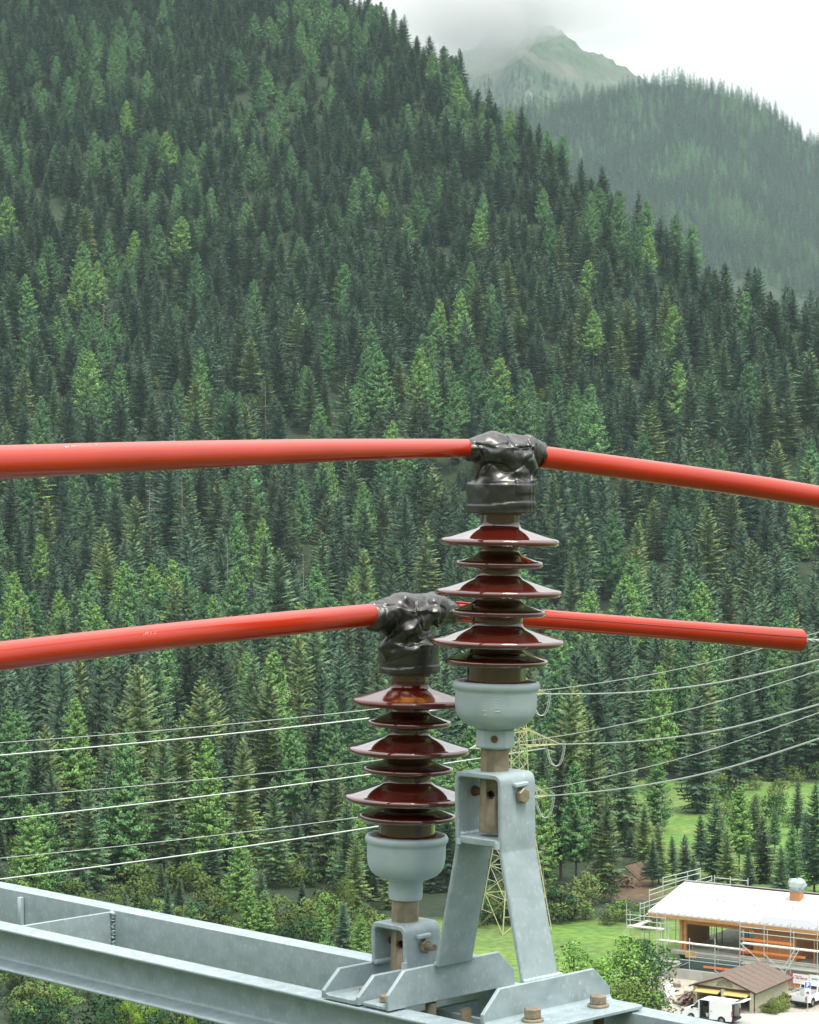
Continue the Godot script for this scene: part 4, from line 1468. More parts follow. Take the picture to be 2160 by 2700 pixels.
func scaffold() -> void:
	var o := thing("scaffold", "grey tube scaffold with decks and orange toe boards along the house front", "scaffold", Vector3.ZERO)
	var m: Material = M.scaffold_steel
	var vo := -2.2
	# bay lines along the front (position along the eave, foot height, top height)
	for q in [[-1.2, 6.6], [2.1, 5.9], [3.0, 5.9], [5.6, 3.9], [8.3, 4.1], [10.9, 6.0], [13.4, 6.2], [16.1, 6.4], [18.8, 6.4], [21.4, 6.4]]:
		rod(o, "standard", hp(q[0], vo, -0.2), hp(q[0], vo, q[1]), 0.045, m)
		rod(o, "standard", hp(q[0], vo + 0.75, -0.2), hp(q[0], vo + 0.75, q[1] - 0.9), 0.04, m)
	for q in [[2.1, 10.9, 3.36], [2.1, 10.9, 1.75], [5.6, 10.9, 2.15], [10.9, 22.0, 5.55], [10.9, 22.0, 5.05], [10.9, 22.0, 2.75], [10.9, 22.0, 2.3], [-1.2, 3.0, 5.55], [-1.2, 3.0, 5.05], [2.1, 10.9, 0.85], [2.1, 10.9, 0.4]]:
		rod(o, "ledger", hp(q[0], vo, q[2]), hp(q[1], vo, q[2]), 0.036, m)
	for q in [[2.1, 5.6, 3.28], [5.65, 8.3, 3.26], [8.35, 11.6, 3.24], [1.2, 5.6, 1.35], [-1.2, 2.6, 4.35], [1.0, 5.0, -0.05], [11.0, 16.1, 3.9], [16.1, 22.0, 3.9], [11.0, 22.0, 2.0], [5.6, 11.0, 0.95], [11.0, 22.0, 0.35]]:
		hbox(o, "deck_plank", q[0], q[1], vo + 0.05, vo + 0.72, q[2], q[2] + 0.09, M.scaffold_plank)
	for q in [[11.0, 13.6, 4.30], [13.65, 16.3, 4.30], [11.5, 14.0, 3.18], [14.05, 17.6, 3.18], [7.1, 9.2, 1.20], [9.25, 11.2, 1.20], [14.0, 16.5, 0.45], [16.55, 19.0, 0.45]]:
		hbox(o, "toe_board", q[0], q[1], vo - 0.03, vo + 0.01, q[2], q[2] + 0.22, M.toe_orange)
	for q in [[8.3, 1.1, 10.9, -0.2], [13.4, 3.2, 16.1, 1.2], [10.9, 4.0, 13.4, 2.2], [2.1, -0.2, 5.6, 1.6]]:
		rod(o, "brace", hp(q[0], vo - 0.05, q[1]), hp(q[2], vo - 0.05, q[3]), 0.032, m)
	# stair flights at the left
	for q in [[1.0, -0.3, 4.8, 1.4], [2.4, -1.8, 6.2, -0.2]]:
		for v in [vo - 0.1, vo - 0.8]:
			box(o, "stair_string", hp((q[0] + q[2]) * 0.5, v, (q[1] + q[3]) * 0.5), (hp(q[2], v, q[3]) - hp(q[0], v, q[1])), Vector3.UP * 0.14, HV * 0.05, m)
		for i in 9:
			var f := (i + 0.5) / 9.0
			hbox(o, "stair_tread", lerpf(q[0], q[2], f) - 0.14, lerpf(q[0], q[2], f) + 0.14, vo - 0.78, vo - 0.12, lerpf(q[1], q[3], f), lerpf(q[1], q[3], f) + 0.04, m)
	# along the left gable, stepping up with the roof
	var g := thing("gable_scaffold", "tube scaffold with rails stepping up beside the roof's left edge", "scaffold", Vector3.ZERO)
	for q in [[0.1, 6.4, -0.9], [1.0, 6.3, -0.9], [2.1, 7.4, -0.9], [5.1, 8.2, -0.9], [8.0, 8.1, -0.9], [10.7, 7.95, -0.9], [13.7, 7.95, -0.9], [16.4, 6.8, -0.9]]:
		rod(g, "standard", hp(q[2], q[0], -0.2), hp(q[2], q[0], q[1]), 0.048, m)
	for q in [[0.1, 8.0, 6.2, 6.2], [0.1, 8.0, 5.75, 5.75], [2.1, 10.7, 7.25, 7.25], [2.1, 10.7, 6.8, 6.8], [5.1, 13.7, 8.1, 7.85], [5.1, 13.7, 7.65, 7.4], [10.7, 16.4, 6.75, 6.7], [10.7, 16.4, 6.3, 6.25], [-2.2, 2.1, 4.95, 4.95], [-2.2, 6.0, 4.3, 4.3]]:
		rod(g, "ledger", hp(-0.95, q[0], q[2]), hp(-0.95, q[1], q[3]), 0.040, m)
	for q in [[-2.2, 2.0, 4.25], [2.0, 5.1, 4.9], [5.1, 10.7, 5.6], [10.7, 16.4, 5.2]]:
		hbox(g, "deck_plank", -1.15, -0.5, q[0], q[1], q[2], q[2] + 0.08, M.scaffold_plank)
	var r := thing("ridge_guard_rail", "short guard rail rising behind the house's roof ridge", "guard rail", Vector3.ZERO)
	for a in [-0.8, 1.0, 3.0]:
		rod(r, "standard", hp(a, 16.9, -0.2), hp(a, 16.9, 6.75), 0.045, m)
	rod(r, "ledger", hp(-0.8, 16.9, 6.5), hp(3.0, 16.9, 6.5), 0.04, m)
	# banner on the scaffold at the right
	var b := thing("site_banner", "white site banner with pink panel hanging on the lower scaffold", "banner", Vector3.ZERO)
	hbox(b, "pink_panel", 15.6, 16.35, vo - 0.12, vo - 0.09, 0.95, 1.62, M.banner_pink)
	hbox(b, "white_panel", 16.4, 18.0, vo - 0.12, vo - 0.09, 0.80, 1.72, M.sign_white)
	hbox(b, "white_panel", 18.05, 21.0, vo - 0.12, vo - 0.09, 0.72, 1.80, M.sign_white)
	for q in [[16.55, 17.3, 1.48, 1.55], [16.7, 17.05, 1.26, 1.40], [17.12, 17.5, 1.26, 1.40], [17.56, 17.85, 1.26, 1.40]]:
		hbox(b, "faded_print", q[0], q[1], vo - 0.128, vo - 0.121, q[2], q[3], M.banner_ink)
	for q in [[18.3, 18.9, 1.35, 1.5], [19.0, 20.2, 1.35, 1.5]]:
		hbox(b, "faded_print", q[0], q[1], vo - 0.128, vo - 0.121, q[2], q[3], M.banner_teal)
	# ladder leaning on the scaffold
	var l := thing("ladder", "pale metal ladder leaning steeply against the scaffold behind the pickup", "ladder", Vector3.ZERO)
	var la := hp(14.6, vo - 1.9, -0.1)
	var lb := hp(16.7, vo - 0.15, 4.15)
	for s in [0.0, 0.42]:
		rod(l, "rail", la + HU * s, lb + HU * s, 0.04, m)
	for i in 13:
		var f := (i + 0.5) / 13.0
		rod(l, "rung", la.lerp(lb, f), la.lerp(lb, f) + HU * 0.42, 0.022, m)

func garage() -> void:
	var o := thing("garage", "double garage with brown gabled roof and raised yellow doors", "garage", Vector3.ZERO)
	var g0 := Vector3(31.0, 0, -218.0) - HU * 6.0     # front left corner
	var P := func(a: float, v: float, h: float) -> Vector3: return g0 + HU * a + HV * v + Vector3(0, h, 0)
	var W := 6.0
	var D := 7.8
	var e := 1.95
	var r := 3.0
	var bx := func(parent: Node3D, called: String, a0: float, a1: float, v0: float, v1: float, h0: float, h1: float, m: Material) -> MeshInstance3D:
		return box(parent, called, P.call((a0 + a1) * 0.5, (v0 + v1) * 0.5, (h0 + h1) * 0.5), HU * (a1 - a0), Vector3.UP * (h1 - h0), HV * (v1 - v0), m)
	bx.call(o, "side_wall", W - 0.2, W, 0.31, D, -0.2, e, M.garage_wall)
	bx.call(o, "side_wall", 0.0, 0.2, 0.31, D, -0.2, e, M.garage_wall)
	bx.call(o, "back_wall", 0.2, W - 0.2, D - 0.2, D, -0.2, e, M.garage_wall)
	for a in [0.0, 2.78, 5.62]:
		bx.call(o, "pillar", a, a + 0.38 if a < 5.0 else W, 0.0, 0.305, -0.2, e - 0.12, M.garage_wall)
	bx.call(o, "floor", 0.2, W - 0.2, 0.0, D, -0.1, 0.05, M.concrete)
	bx.call(o, "lintel", 0.0, W, 0.02, 0.28, e - 0.12, e + 0.02, M.brown_trim)
	# gable with its fan lattice
	var mb := MB.new()
	extrude(mb, PackedVector2Array([Vector2(0, e + 0.02), Vector2(W, e + 0.02), Vector2(W * 0.5, r - 0.02)]), g0 + HV * 0.06, HU, Vector3.UP, HV, 0.2)
	var gw := obj("gable_wall", mb.mesh(M.garage_wall), o)
	mb = MB.new()
	var fan := PackedVector2Array()
	for k in 17:
		fan.append(Vector2(W * 0.5 + 0.1 - cos(PI * k / 16.0) * 0.82, e + 0.12 + sin(PI * k / 16.0) * 0.62))
	extrude(mb, fan, g0 + HV * 0.052, HU, Vector3.UP, HV, 0.012)
	obj("fan_window", mb.mesh(M.lattice), gw)
	for k in 7:
		var a := PI * (k + 1) / 8.0
		rod(gw, "fan_bar", P.call(W * 0.5 + 0.1, 0.045, e + 0.12), P.call(W * 0.5 + 0.1 - cos(a) * 0.82, 0.045, e + 0.12 + sin(a) * 0.62), 0.018, M.garage_wall)
	# roof slabs with overhang
	mb = MB.new()
	for s in [0, 1]:
		var a0 := -0.35 if s == 0 else W + 0.35
		var he := e - 0.12 + 0.05
		var p := [P.call(a0, -0.18, he), P.call(a0, D + 0.3, he), P.call(W * 0.5, D + 0.3, r + 0.05), P.call(W * 0.5, -0.18, r + 0.05)]
		var dn := Vector3(0, -0.09, 0)
		mb.quad(p[0], p[1], p[2], p[3], Vector3.UP)
		mb.quad(p[0] + dn, p[1] + dn, p[2] + dn, p[3] + dn, Vector3.DOWN)
		mb.quad(p[0], p[1], p[1] + dn, p[0] + dn, HU * (a0 - 3.0))
		mb.quad(p[0], p[3], p[3] + dn, p[0] + dn, -HV)
		mb.quad(p[1], p[2], p[2] + dn, p[1] + dn, HV)
	var roof := obj("roof", mb.mesh(M.garage_roof), o)
	for s in [-0.36, W + 0.36]:
		var a: Vector3 = P.call(s, -0.20, e - 0.14)
		var b: Vector3 = P.call(W * 0.5, -0.20, r - 0.02)
		box(roof, "verge_board", (a + b) * 0.5, b - a, Vector3.UP * 0.14, HV * 0.035, M.brown_trim)
	rod(roof, "gutter", P.call(W + 0.38, -0.45, e - 0.1), P.call(W + 0.38, D + 0.3, e - 0.1), 0.06, M.brown_trim)
	rod(o, "downpipe", P.call(W + 0.06, 0.1, 0.0), P.call(W + 0.06, 0.1, e - 0.15), 0.04, M.brown_trim)
	for k in 6:
		box(roof, "roof_joint", P.call(W * 0.75 + 0.17, 0.8 + k * 1.25, (e + r) * 0.5 - 0.005), P.call(W + 0.3, 0, e - 0.07) - P.call(W * 0.5 + 0.03, 0, r + 0.04), Vector3.UP * 0.02, HV * 0.025, M.brown_trim)
	# up-and-over doors standing open
	for a in [[0.42, 2.72], [3.2, 5.58]]:
		var c: Vector3 = P.call((a[0] + a[1]) * 0.5, -0.12, e - 0.33)
		var tilt := (HV * 0.95 + Vector3.UP * 0.26).normalized()
		box(o, "garage_door", c, HU * (a[1] - a[0]), tilt * 1.1, HU.cross(tilt) * 0.06, M.garage_door)
	# timber stacked against its left side
	var w := thing("timber_stack", "untidy stack of grey boards leaning against the garage's left side", "timber stack", Vector3.ZERO)
	for i in 34:
		var a := rng.randf_range(-1.5, -0.15)
		var h := 0.08 + 1.3 * i / 34.0 * (1.0 + a * 0.35)
		var d := (HV + HU * rng.randf_range(-0.5, 0.3)).normalized()
		var l := rng.randf_range(1.2, 3.0)
		box(w, "board", P.call(a, 0.6 + rng.randf_range(-0.7, 0.8), h), d * l, Vector3.UP * 0.05 + HU * rng.randf_range(-0.01, 0.01), d.cross(Vector3.UP) * rng.randf_range(0.14, 0.3), M.log_wood)

func car_wheel(parent: Node3D, c: Vector3, out: Vector3, r: float) -> void:
	var mb := MB.new()
	lathe(mb, [Vector2(0, -0.1), Vector2(r * 0.92, -0.1), Vector2(r, -0.06), Vector2(r, 0.06), Vector2(r * 0.92, 0.1), Vector2(r * 0.62, 0.1)], 20, c, out)
	var w := obj("wheel", mb.mesh(M.tyre), parent)
	mb = MB.new()
	lathe(mb, [Vector2(r * 0.62, 0.09), Vector2(r * 0.5, 0.06), Vector2(r * 0.15, 0.09), Vector2(0, 0.09)], 16, c, out)
	obj("rim", mb.mesh(M.rim_metal), w)

func van() -> void:
	var pos := Vector3(26.75, 0.17, -214.4)
	var o := thing("delivery_van", "white van with open side door and raised tailgate before the garage", "van", pos)
	var X := HU            # towards the rear
	var Z := -HV           # towards us
	var Y := Vector3.UP
	var P := func(x: float, y: float, z: float) -> Vector3: return X * (x - 2.45) + Y * y + Z * z
	var hw := 0.93
	# side shell: two halves round the door opening, wheel arches cut out
	var arch := func(cx: float) -> Array:
		var a := []
		for k in 7:
			var t := PI - PI * k / 6.0
			a.append(Vector2(cx + cos(t) * 0.40, 0.30 + sin(t) * 0.42))
		return a
	var whole := [Vector2(0.06, 0.32)]
	whole.append_array(arch.call(0.88))
	whole.append_array(arch.call(3.86))
	whole.append_array([Vector2(4.84, 0.34), Vector2(4.86, 1.0), Vector2(4.78, 1.80), Vector2(4.62, 1.95), Vector2(1.85, 1.96), Vector2(1.55, 1.86), Vector2(0.92, 1.18), Vector2(0.20, 1.0), Vector2(0.04, 0.82), Vector2(0.0, 0.5)])
	for s in [1.0, -1.0]:
		var mb := MB.new()
		if s < 0:
			extrude(mb, PackedVector2Array(whole), P.call(2.45, 0, -hw) - X * 0.0 - X * 2.45 + X * 0.0, X, Y, Z, 0.06)
		else:
			# front part up to the sliding door, and rear part behind it
			var f := [Vector2(0.06, 0.32)]
			f.append_array(arch.call(0.88))
			f.append_array([Vector2(1.72, 0.32), Vector2(1.72, 1.955), Vector2(1.55, 1.86), Vector2(0.92, 1.18), Vector2(0.20, 1.0), Vector2(0.04, 0.82), Vector2(0.0, 0.5)])
			extrude(mb, PackedVector2Array(f), P.call(0, 0, hw - 0.06), X, Y, Z, 0.06, 0.01)
			var b := [Vector2(2.66, 0.32)]
			b.append_array(arch.call(3.86))
			b.append_array([Vector2(4.84, 0.34), Vector2(4.86, 1.0), Vector2(4.78, 1.80), Vector2(4.62, 1.95), Vector2(2.66, 1.96)])
			extrude(mb, PackedVector2Array(b), P.call(0, 0, hw - 0.06), X, Y, Z, 0.06, 0.01)
		if s < 0:
			mb = MB.new()
			extrude(mb, PackedVector2Array(whole), P.call(0, 0, -hw), X, Y, Z, 0.06, 0.01)
		obj("body_side", mb.mesh(M.car_white), o)
	# roof, bonnet, nose, windscreen
	var strip := [[1.85, 1.96], [1.55, 1.86], [0.92, 1.18], [0.20, 1.0], [0.04, 0.82], [0.0, 0.5], [0.06, 0.32]]
	var rm := MB.new()
	rm.quad(P.call(1.85, 1.965, hw), P.call(4.62, 1.955, hw), P.call(4.62, 1.955, -hw), P.call(1.85, 1.965, -hw), Y)
	rm.quad(P.call(4.62, 1.955, hw), P.call(4.79, 1.80, hw), P.call(4.79, 1.80, -hw), P.call(4.62, 1.955, -hw), X)
	obj("roof", rm.mesh(M.car_white), o)
	for i in strip.size() - 1:
		var mb := MB.new()
		mb.quad(P.call(strip[i][0], strip[i][1], hw - 0.005), P.call(strip[i + 1][0], strip[i + 1][1], hw - 0.005), P.call(strip[i + 1][0], strip[i + 1][1], -hw), P.call(strip[i][0], strip[i][1], -hw), -X + Y)
		obj(["roof_edge", "windscreen", "bonnet", "nose", "nose", "bumper"][i], mb.mesh([M.car_white, M.car_glass, M.car_white, M.car_white, M.black_plastic, M.black_plastic][i]), o)
	# inside: floor, bulkhead, far wall in shade
	box(o, "floor", P.call(3.2, 0.42, 0), X * 3.2, Y * 0.06, Z * 1.74, M.black_plastic)
	box(o, "bulkhead", P.call(1.68, 1.1, 0), X * 0.05, Y * 1.5, Z * 1.70, M.van_lining)
	box(o, "seat", P.call(2.15, 0.95, 0.1), X * 0.5, Y * 0.85, Z * 1.1, M.black_plastic)
	box(o, "shelf", P.call(3.5, 0.95, -0.62), X * 1.6, Y * 0.9, Z * 0.4, M.van_lining)
	# front side window, door lines, handle, mirror
	var mb := MB.new()
	extrude(mb, PackedVector2Array([Vector2(1.02, 1.20), Vector2(1.60, 1.20), Vector2(1.60, 1.76), Vector2(1.53, 1.76)]), P.call(0, 0, hw - 0.002), X, Y, Z, 0.006)
	obj("side_window", mb.mesh(M.car_glass), o)
	for q in [[1.66, 0.4, 1.9], [2.70, 0.4, 1.9]]:
		box(o, "door_seam", P.call(q[0], (q[1] + q[2]) * 0.5, hw + 0.001), X * 0.014, Y * (q[2] - q[1]), Z * 0.006, M.black_plastic)
	box(o, "door_handle", P.call(1.55, 1.06, hw + 0.02), X * 0.14, Y * 0.035, Z * 0.03, M.black_plastic)
	box(o, "door_handle", P.call(2.88, 1.06, hw + 0.02), X * 0.14, Y * 0.035, Z * 0.03, M.black_plastic)
	box(o, "wing_mirror", P.call(1.05, 1.24, hw + 0.12), X * 0.12, Y * 0.2, Z * 0.2, M.black_plastic)
	box(o, "side_skirt", P.call(2.37, 0.30, hw - 0.03), X * 2.2, Y * 0.08, Z * 0.06, M.black_plastic)
	box(o, "rear_bumper", P.call(4.86, 0.42, 0), X * 0.14, Y * 0.2, Z * 1.84, M.black_plastic)
	for s in [1.0, -1.0]:
		box(o, "tail_light", P.call(4.82, 1.0, s * (hw - 0.05)), X * 0.08, Y * 0.5, Z * 0.10, M.red_lamp)
		box(o, "rear_pillar", P.call(4.80, 1.4, s * (hw - 0.05)), X * 0.07, Y * 0.9, Z * 0.09, M.car_white)
	box(o, "headlight", P.call(0.12, 0.88, hw - 0.08), X * 0.26, Y * 0.2, Z * 0.18, M.rim_metal)
	for x in [0.88, 3.86]:
		for s in [1.0, -1.0]:
			car_wheel(o, P.call(x, 0.32, s * (hw - 0.11)), Z * s, 0.33)
	# tailgate swung up
	var td := (X * 0.97 + Y * 0.22).normalized()
	mb = MB.new()
	var pl := PackedVector2Array([Vector2(0, -hw + 0.03), Vector2(1.25, -hw + 0.06), Vector2(1.32, -hw + 0.2), Vector2(1.32, hw - 0.2), Vector2(1.25, hw - 0.06), Vector2(0, hw - 0.03)])
	extrude(mb, pl, P.call(4.66, 1.96, 0), td, Z, td.cross(Z), 0.09, 0.02)
	var tg := obj("tailgate", mb.mesh(M.car_white), o)
	box(tg, "rear_window", P.call(4.66, 1.96, 0) + td * 0.45 - td.cross(Z) * 0.012 + td.cross(Z) * 0.0, td * 0.5, Z * 1.4, td.cross(Z) * 0.012, M.car_glass)
	# things in the load space
	var bk := thing("bucket", "small white bucket in the van's open side door", "bucket", pos + P.call(2.35, 0.46, 0.55))
	mb = MB.new()
	lathe(mb, [Vector2(0, 0), Vector2(0.13, 0), Vector2(0.16, 0.32), Vector2(0.17, 0.33), Vector2(0.14, 0.33), Vector2(0.12, 0.04), Vector2(0, 0.03)], 16, Vector3.ZERO, Y)
	obj("pail", mb.mesh(M.sign_white), bk)
	rod(bk, "handle", Vector3(-0.16, 0.33, 0), Vector3(0.16, 0.36, 0), 0.008, M.wire)
	var cn := thing("fuel_can", "red can standing in the van's open rear", "can", pos + P.call(4.5, 0.46, 0.45))
	box(cn, "body", Vector3(0, 0.24, 0), X * 0.34, Y * 0.46, Z * 0.22, M.red_lamp)
	box(cn, "handle", Vector3(0, 0.52, 0), X * 0.2, Y * 0.05, Z * 0.05, M.red_lamp)
	box(cn, "spout", Vector3(0, 0.52, 0) + X * 0.13, X * 0.05, Y * 0.12, Z * 0.05, M.black_plastic)

func pickup() -> void:
	var pos := Vector3(35.35, 0.1, -219.9)
	var o := thing("pickup_truck", "white pickup truck with open bed parked beside the garage", "pickup truck", pos)
	var F := Vector3(0.62, 0, -0.785)      # forwards: away and to the right
	var Z := Vector3(0.785, 0, 0.62)       # its right-hand side
	var Y := Vector3.UP
	var P := func(x: float, y: float, z: float) -> Vector3: return F * x + Y * y + Z * z
	var mb := MB.new()
	for s in [1.0, -1.0]:
		mb = MB.new()
		var pr := [Vector2(0.0, 0.55)]
		for cx in [1.15, 4.3]:
			for k in 7:
				var t := PI - PI * k / 6.0
				pr.append(Vector2(cx + cos(t) * 0.42, 0.42 + sin(t) * 0.45))
		pr.append_array([Vector2(5.1, 0.5), Vector2(5.2, 0.95), Vector2(4.9, 1.10), Vector2(4.0, 1.18), Vector2(3.2, 1.72), Vector2(1.95, 1.74), Vector2(1.80, 1.12), Vector2(0.0, 1.12)])
		extrude(mb, PackedVector2Array(pr), P.call(0, 0, s * 0.86 - 0.03), F, Y, Z, 0.06, 0.01)
		obj("body_side", mb.mesh(M.car_white), o)
		mb = MB.new()
		extrude(mb, PackedVector2Array([Vector2(2.05, 1.2), Vector2(3.85, 1.2), Vector2(3.18, 1.65), Vector2(2.1, 1.66)]), P.call(0, 0, s * 0.895 - 0.004), F, Y, Z, 0.008)
		obj("side_window", mb.mesh(M.car_glass), o)
		box(o, "tail_light", P.call(-0.01, 0.92, s * 0.79), F * 0.05, Y * 0.26, Z * 0.14, M.red_lamp)
		for x in [1.15, 4.3]:
			car_wheel(o, P.call(x, 0.36, s * 0.76), Z * s, 0.37)
	box(o, "tailgate", P.call(0.03, 0.84, 0), F * 0.06, Y * 0.56, Z * 1.44, M.car_white)
	box(o, "load_bed", P.call(0.93, 0.66, 0), F * 1.78, Y * 0.08, Z * 1.62, M.black_plastic)
	box(o, "cab_back", P.call(1.92, 1.05, 0), F * 0.06, Y * 0.7, Z * 1.62, M.car_white)
	box(o, "rear_window", P.call(1.93, 1.53, 0), F * 0.05, Y * 0.34, Z * 1.45, M.car_glass)
	box(o, "roof", P.call(2.58, 1.745, 0), F * 1.28, Y * 0.05, Z * 1.70, M.car_white)
	mb = MB.new()
	mb.quad(P.call(3.2, 1.72, 0.84), P.call(4.0, 1.18, 0.84), P.call(4.0, 1.18, -0.84), P.call(3.2, 1.72, -0.84), F + Y)
	obj("windscreen", mb.mesh(M.car_glass), o)
	mb = MB.new()
	mb.quad(P.call(4.0, 1.18, 0.85), P.call(4.9, 1.10, 0.85), P.call(4.9, 1.10, -0.85), P.call(4.0, 1.18, -0.85), Y)
	mb.quad(P.call(4.9, 1.10, 0.85), P.call(5.2, 0.95, 0.85), P.call(5.2, 0.95, -0.85), P.call(4.9, 1.10, -0.85), F + Y)
	mb.quad(P.call(5.2, 0.95, 0.85), P.call(5.1, 0.5, 0.85), P.call(5.1, 0.5, -0.85), P.call(5.2, 0.95, -0.85), F)
	obj("bonnet", mb.mesh(M.car_white), o)
	box(o, "rear_bumper", P.call(-0.08, 0.50, 0), F * 0.14, Y * 0.16, Z * 1.6, M.black_plastic)
	box(o, "chassis", P.call(2.5, 0.42, 0), F * 4.2, Y * 0.16, Z * 1.0, M.black_plastic)
	for x in [0.35, 1.1, 1.85]:
		rod(o, "bed_hoop", P.call(x, 1.12, -0.82), P.call(x, 1.42, -0.82), 0.025, M.scaffold_steel)
		rod(o, "bed_hoop", P.call(x, 1.12, 0.82), P.call(x, 1.42, 0.82), 0.025, M.scaffold_steel)
		rod(o, "bed_hoop", P.call(x, 1.42, -0.82), P.call(x, 1.42, 0.82), 0.025, M.scaffold_steel)
	for s in [-0.82, 0.82]:
		rod(o, "bed_rail", P.call(0.35, 1.42, s), P.call(1.85, 1.42, s), 0.025, M.scaffold_steel)

func parking_sign() -> void:
	var g := Vector3(35.85, 0.1, -217.8)
	var o := thing("parking_sign", "blue parking sign with white P on a thin pole", "sign", g)
	var top: float = at(2133.5, 2601, 217.9).y - g.y
	rod(o, "pole", Vector3(0, -0.3, -0.04), Vector3(0, top + 0.3, -0.04), 0.035, M.scaffold_steel)
	var mb := MB.new()
	extrude(mb, rounded([Vector2(-0.29, -0.29), Vector2(0.29, -0.29), Vector2(0.29, 0.29), Vector2(-0.29, 0.29)], 0.06, 4), Vector3(0, top, 0), Vector3.RIGHT, Vector3.UP, Vector3.BACK, 0.02)
	var pl := obj("plate", mb.mesh(M.sign_white), o)
	mb = MB.new()
	extrude(mb, rounded([Vector2(-0.255, -0.255), Vector2(0.255, -0.255), Vector2(0.255, 0.255), Vector2(-0.255, 0.255)], 0.05, 4), Vector3(0, top, 0.02), Vector3.RIGHT, Vector3.UP, Vector3.BACK, 0.006)
	obj("blue_field", mb.mesh(M.sign_blue), pl)
	var tm := TextMesh.new()
	tm.text = "P"
	var fnt := SystemFont.new()
	fnt.font_names = PackedStringArray(["Droid Sans"])
	fnt.font_weight = 700
	tm.font = fnt
	tm.font_size = 64
	tm.pixel_size = 0.0088
	tm.depth = 0.012
	tm.material = M.sign_white
	var t := obj("letter", tm, pl)
	t.position = Vector3(0, top, 0.034)
	mb = MB.new()
	extrude(mb, rounded([Vector2(-0.27, -0.33), Vector2(0.27, -0.33), Vector2(0.27, 0.33), Vector2(-0.27, 0.33)], 0.03, 3), Vector3(0, top - 0.66, 0), Vector3.RIGHT, Vector3.UP, Vector3.BACK, 0.02)
	var sp := obj("supplementary_plate", mb.mesh(M.sign_white), o)
	for q in [[-0.02, 0.0, 0.34, 0.10], [0.0, 0.10, 0.18, 0.08], [0.0, -0.16, 0.30, 0.05]]:
		box(sp, "pictogram", Vector3(q[0], top - 0.72 + q[1], 0.024), Vector3(q[2], 0, 0), Vector3(0, q[3], 0), Vector3(0, 0, 0.008), M.brown_trim)

func site_clutter() -> void:
	# collapsed stack of logs under a rough frame at the forest edge
	var o := thing("log_pile", "tumbled pile of grey logs on a rough frame at the forest edge", "log pile", Vector3.ZERO)
	for i in 14:
		var p := at(1668 + i * 3.0, 2303 - i * 0.9, 286.0)
		var d := Vector3(0.72, -0.62, 0.5).normalized()
		rod(o, "log", p - d * 1.2, p + d * 1.2, 0.13 + 0.05 * rng.randf(), M.log_wood)
	for i in 16:
		var p := at(rng.randf_range(1618, 1672), rng.randf_range(2312, 2352), 285.0)
		var d := Vector3(rng.randf_range(-1, 1), rng.randf_range(-0.5, 0.5), rng.randf_range(-0.5, 0.5)).normalized()
		rod(o, "log", p - d * rng.randf_range(0.5, 1.6), p + d * 0.8, rng.randf_range(0.06, 0.16), M.log_wood)
	for q in [[1690, 2312, 1688, 2356], [1688, 2330, 1676, 2354], [1668, 2312, 1664, 2350]]:
		rod(o, "prop", at(q[0], q[1], 285.4), at(q[2], q[3], 285.4), 0.10, M.log_wood)
	# rubble by the stairs
	for i in 13:
		var c := Vector3(rng.randf_range(20.5, 26.5), 0, -rng.randf_range(222.0, 232.0))
		var r := thing("rubble_block", unique_label("lump of broken grey concrete on the gravel yard", proj(c).x, proj(c).y + 27.0 * (i % 2)), "rubble", c, "rubble on the gravel yard")
		var mb := MB.new()
		var s := rng.randf_range(0.18, 0.5)
		var p := []
		for k in 8:
			p.append(Vector3((1 if k & 1 else -1) * s * rng.randf_range(0.6, 1.2), (s * rng.randf_range(0.5, 1.0) if k & 2 else -0.1), (1 if k & 4 else -1) * s * rng.randf_range(0.6, 1.2)))
		for f in [[0, 1, 3, 2], [4, 5, 7, 6], [0, 1, 5, 4], [2, 3, 7, 6], [0, 2, 6, 4], [1, 3, 7, 5]]:
			mb.quad(p[f[0]], p[f[1]], p[f[2]], p[f[3]], (p[f[0]] + p[f[1]] + p[f[2]] + p[f[3]]) - Vector3(0, s, 0))
		obj("lump", mb.mesh(M.rock), r)
	var b := thing("site_board", "tilted white board leaning on the rubble below the scaffold stairs", "board", Vector3.ZERO)
	var c := at(1765, 2607, 224.5)
	box(b, "panel", c, Vector3(0.75, 0.35, 0), Vector3(-0.35, 1.1, -0.3), Vector3(0.0, 0.02, 0.06), M.sign_white)
	rod(b, "prop", c + Vector3(0, 0.2, -0.1), c + Vector3(0.2, -0.9, -0.8), 0.03, M.scaffold_steel)
	var t := thing("site_toilet", "white and grey box cabins beside the scaffold's left end", "cabin", hp(0.2, -2.6, -1.0))
	box(t, "cabin", Vector3(0, 1.0, 0), HU * 1.3, Vector3.UP * 2.0, HV * 1.2, M.sign_white)
	box(t, "door", Vector3(0, 1.0, 0) - HV * 0.61, HU * 0.7, Vector3.UP * 1.7, HV * 0.03, M.roof_film)

# ------------------------------------------------------------------ trees

func jit(c: Color, a: float) -> Color:
	var k := 1.0 + rng.randf_range(-a, a)
	return Color(c.r * k * (1.0 + rng.randf_range(-a, a) * 0.5), c.g * k, c.b * k * (1.0 + rng.randf_range(-a, a) * 0.5))

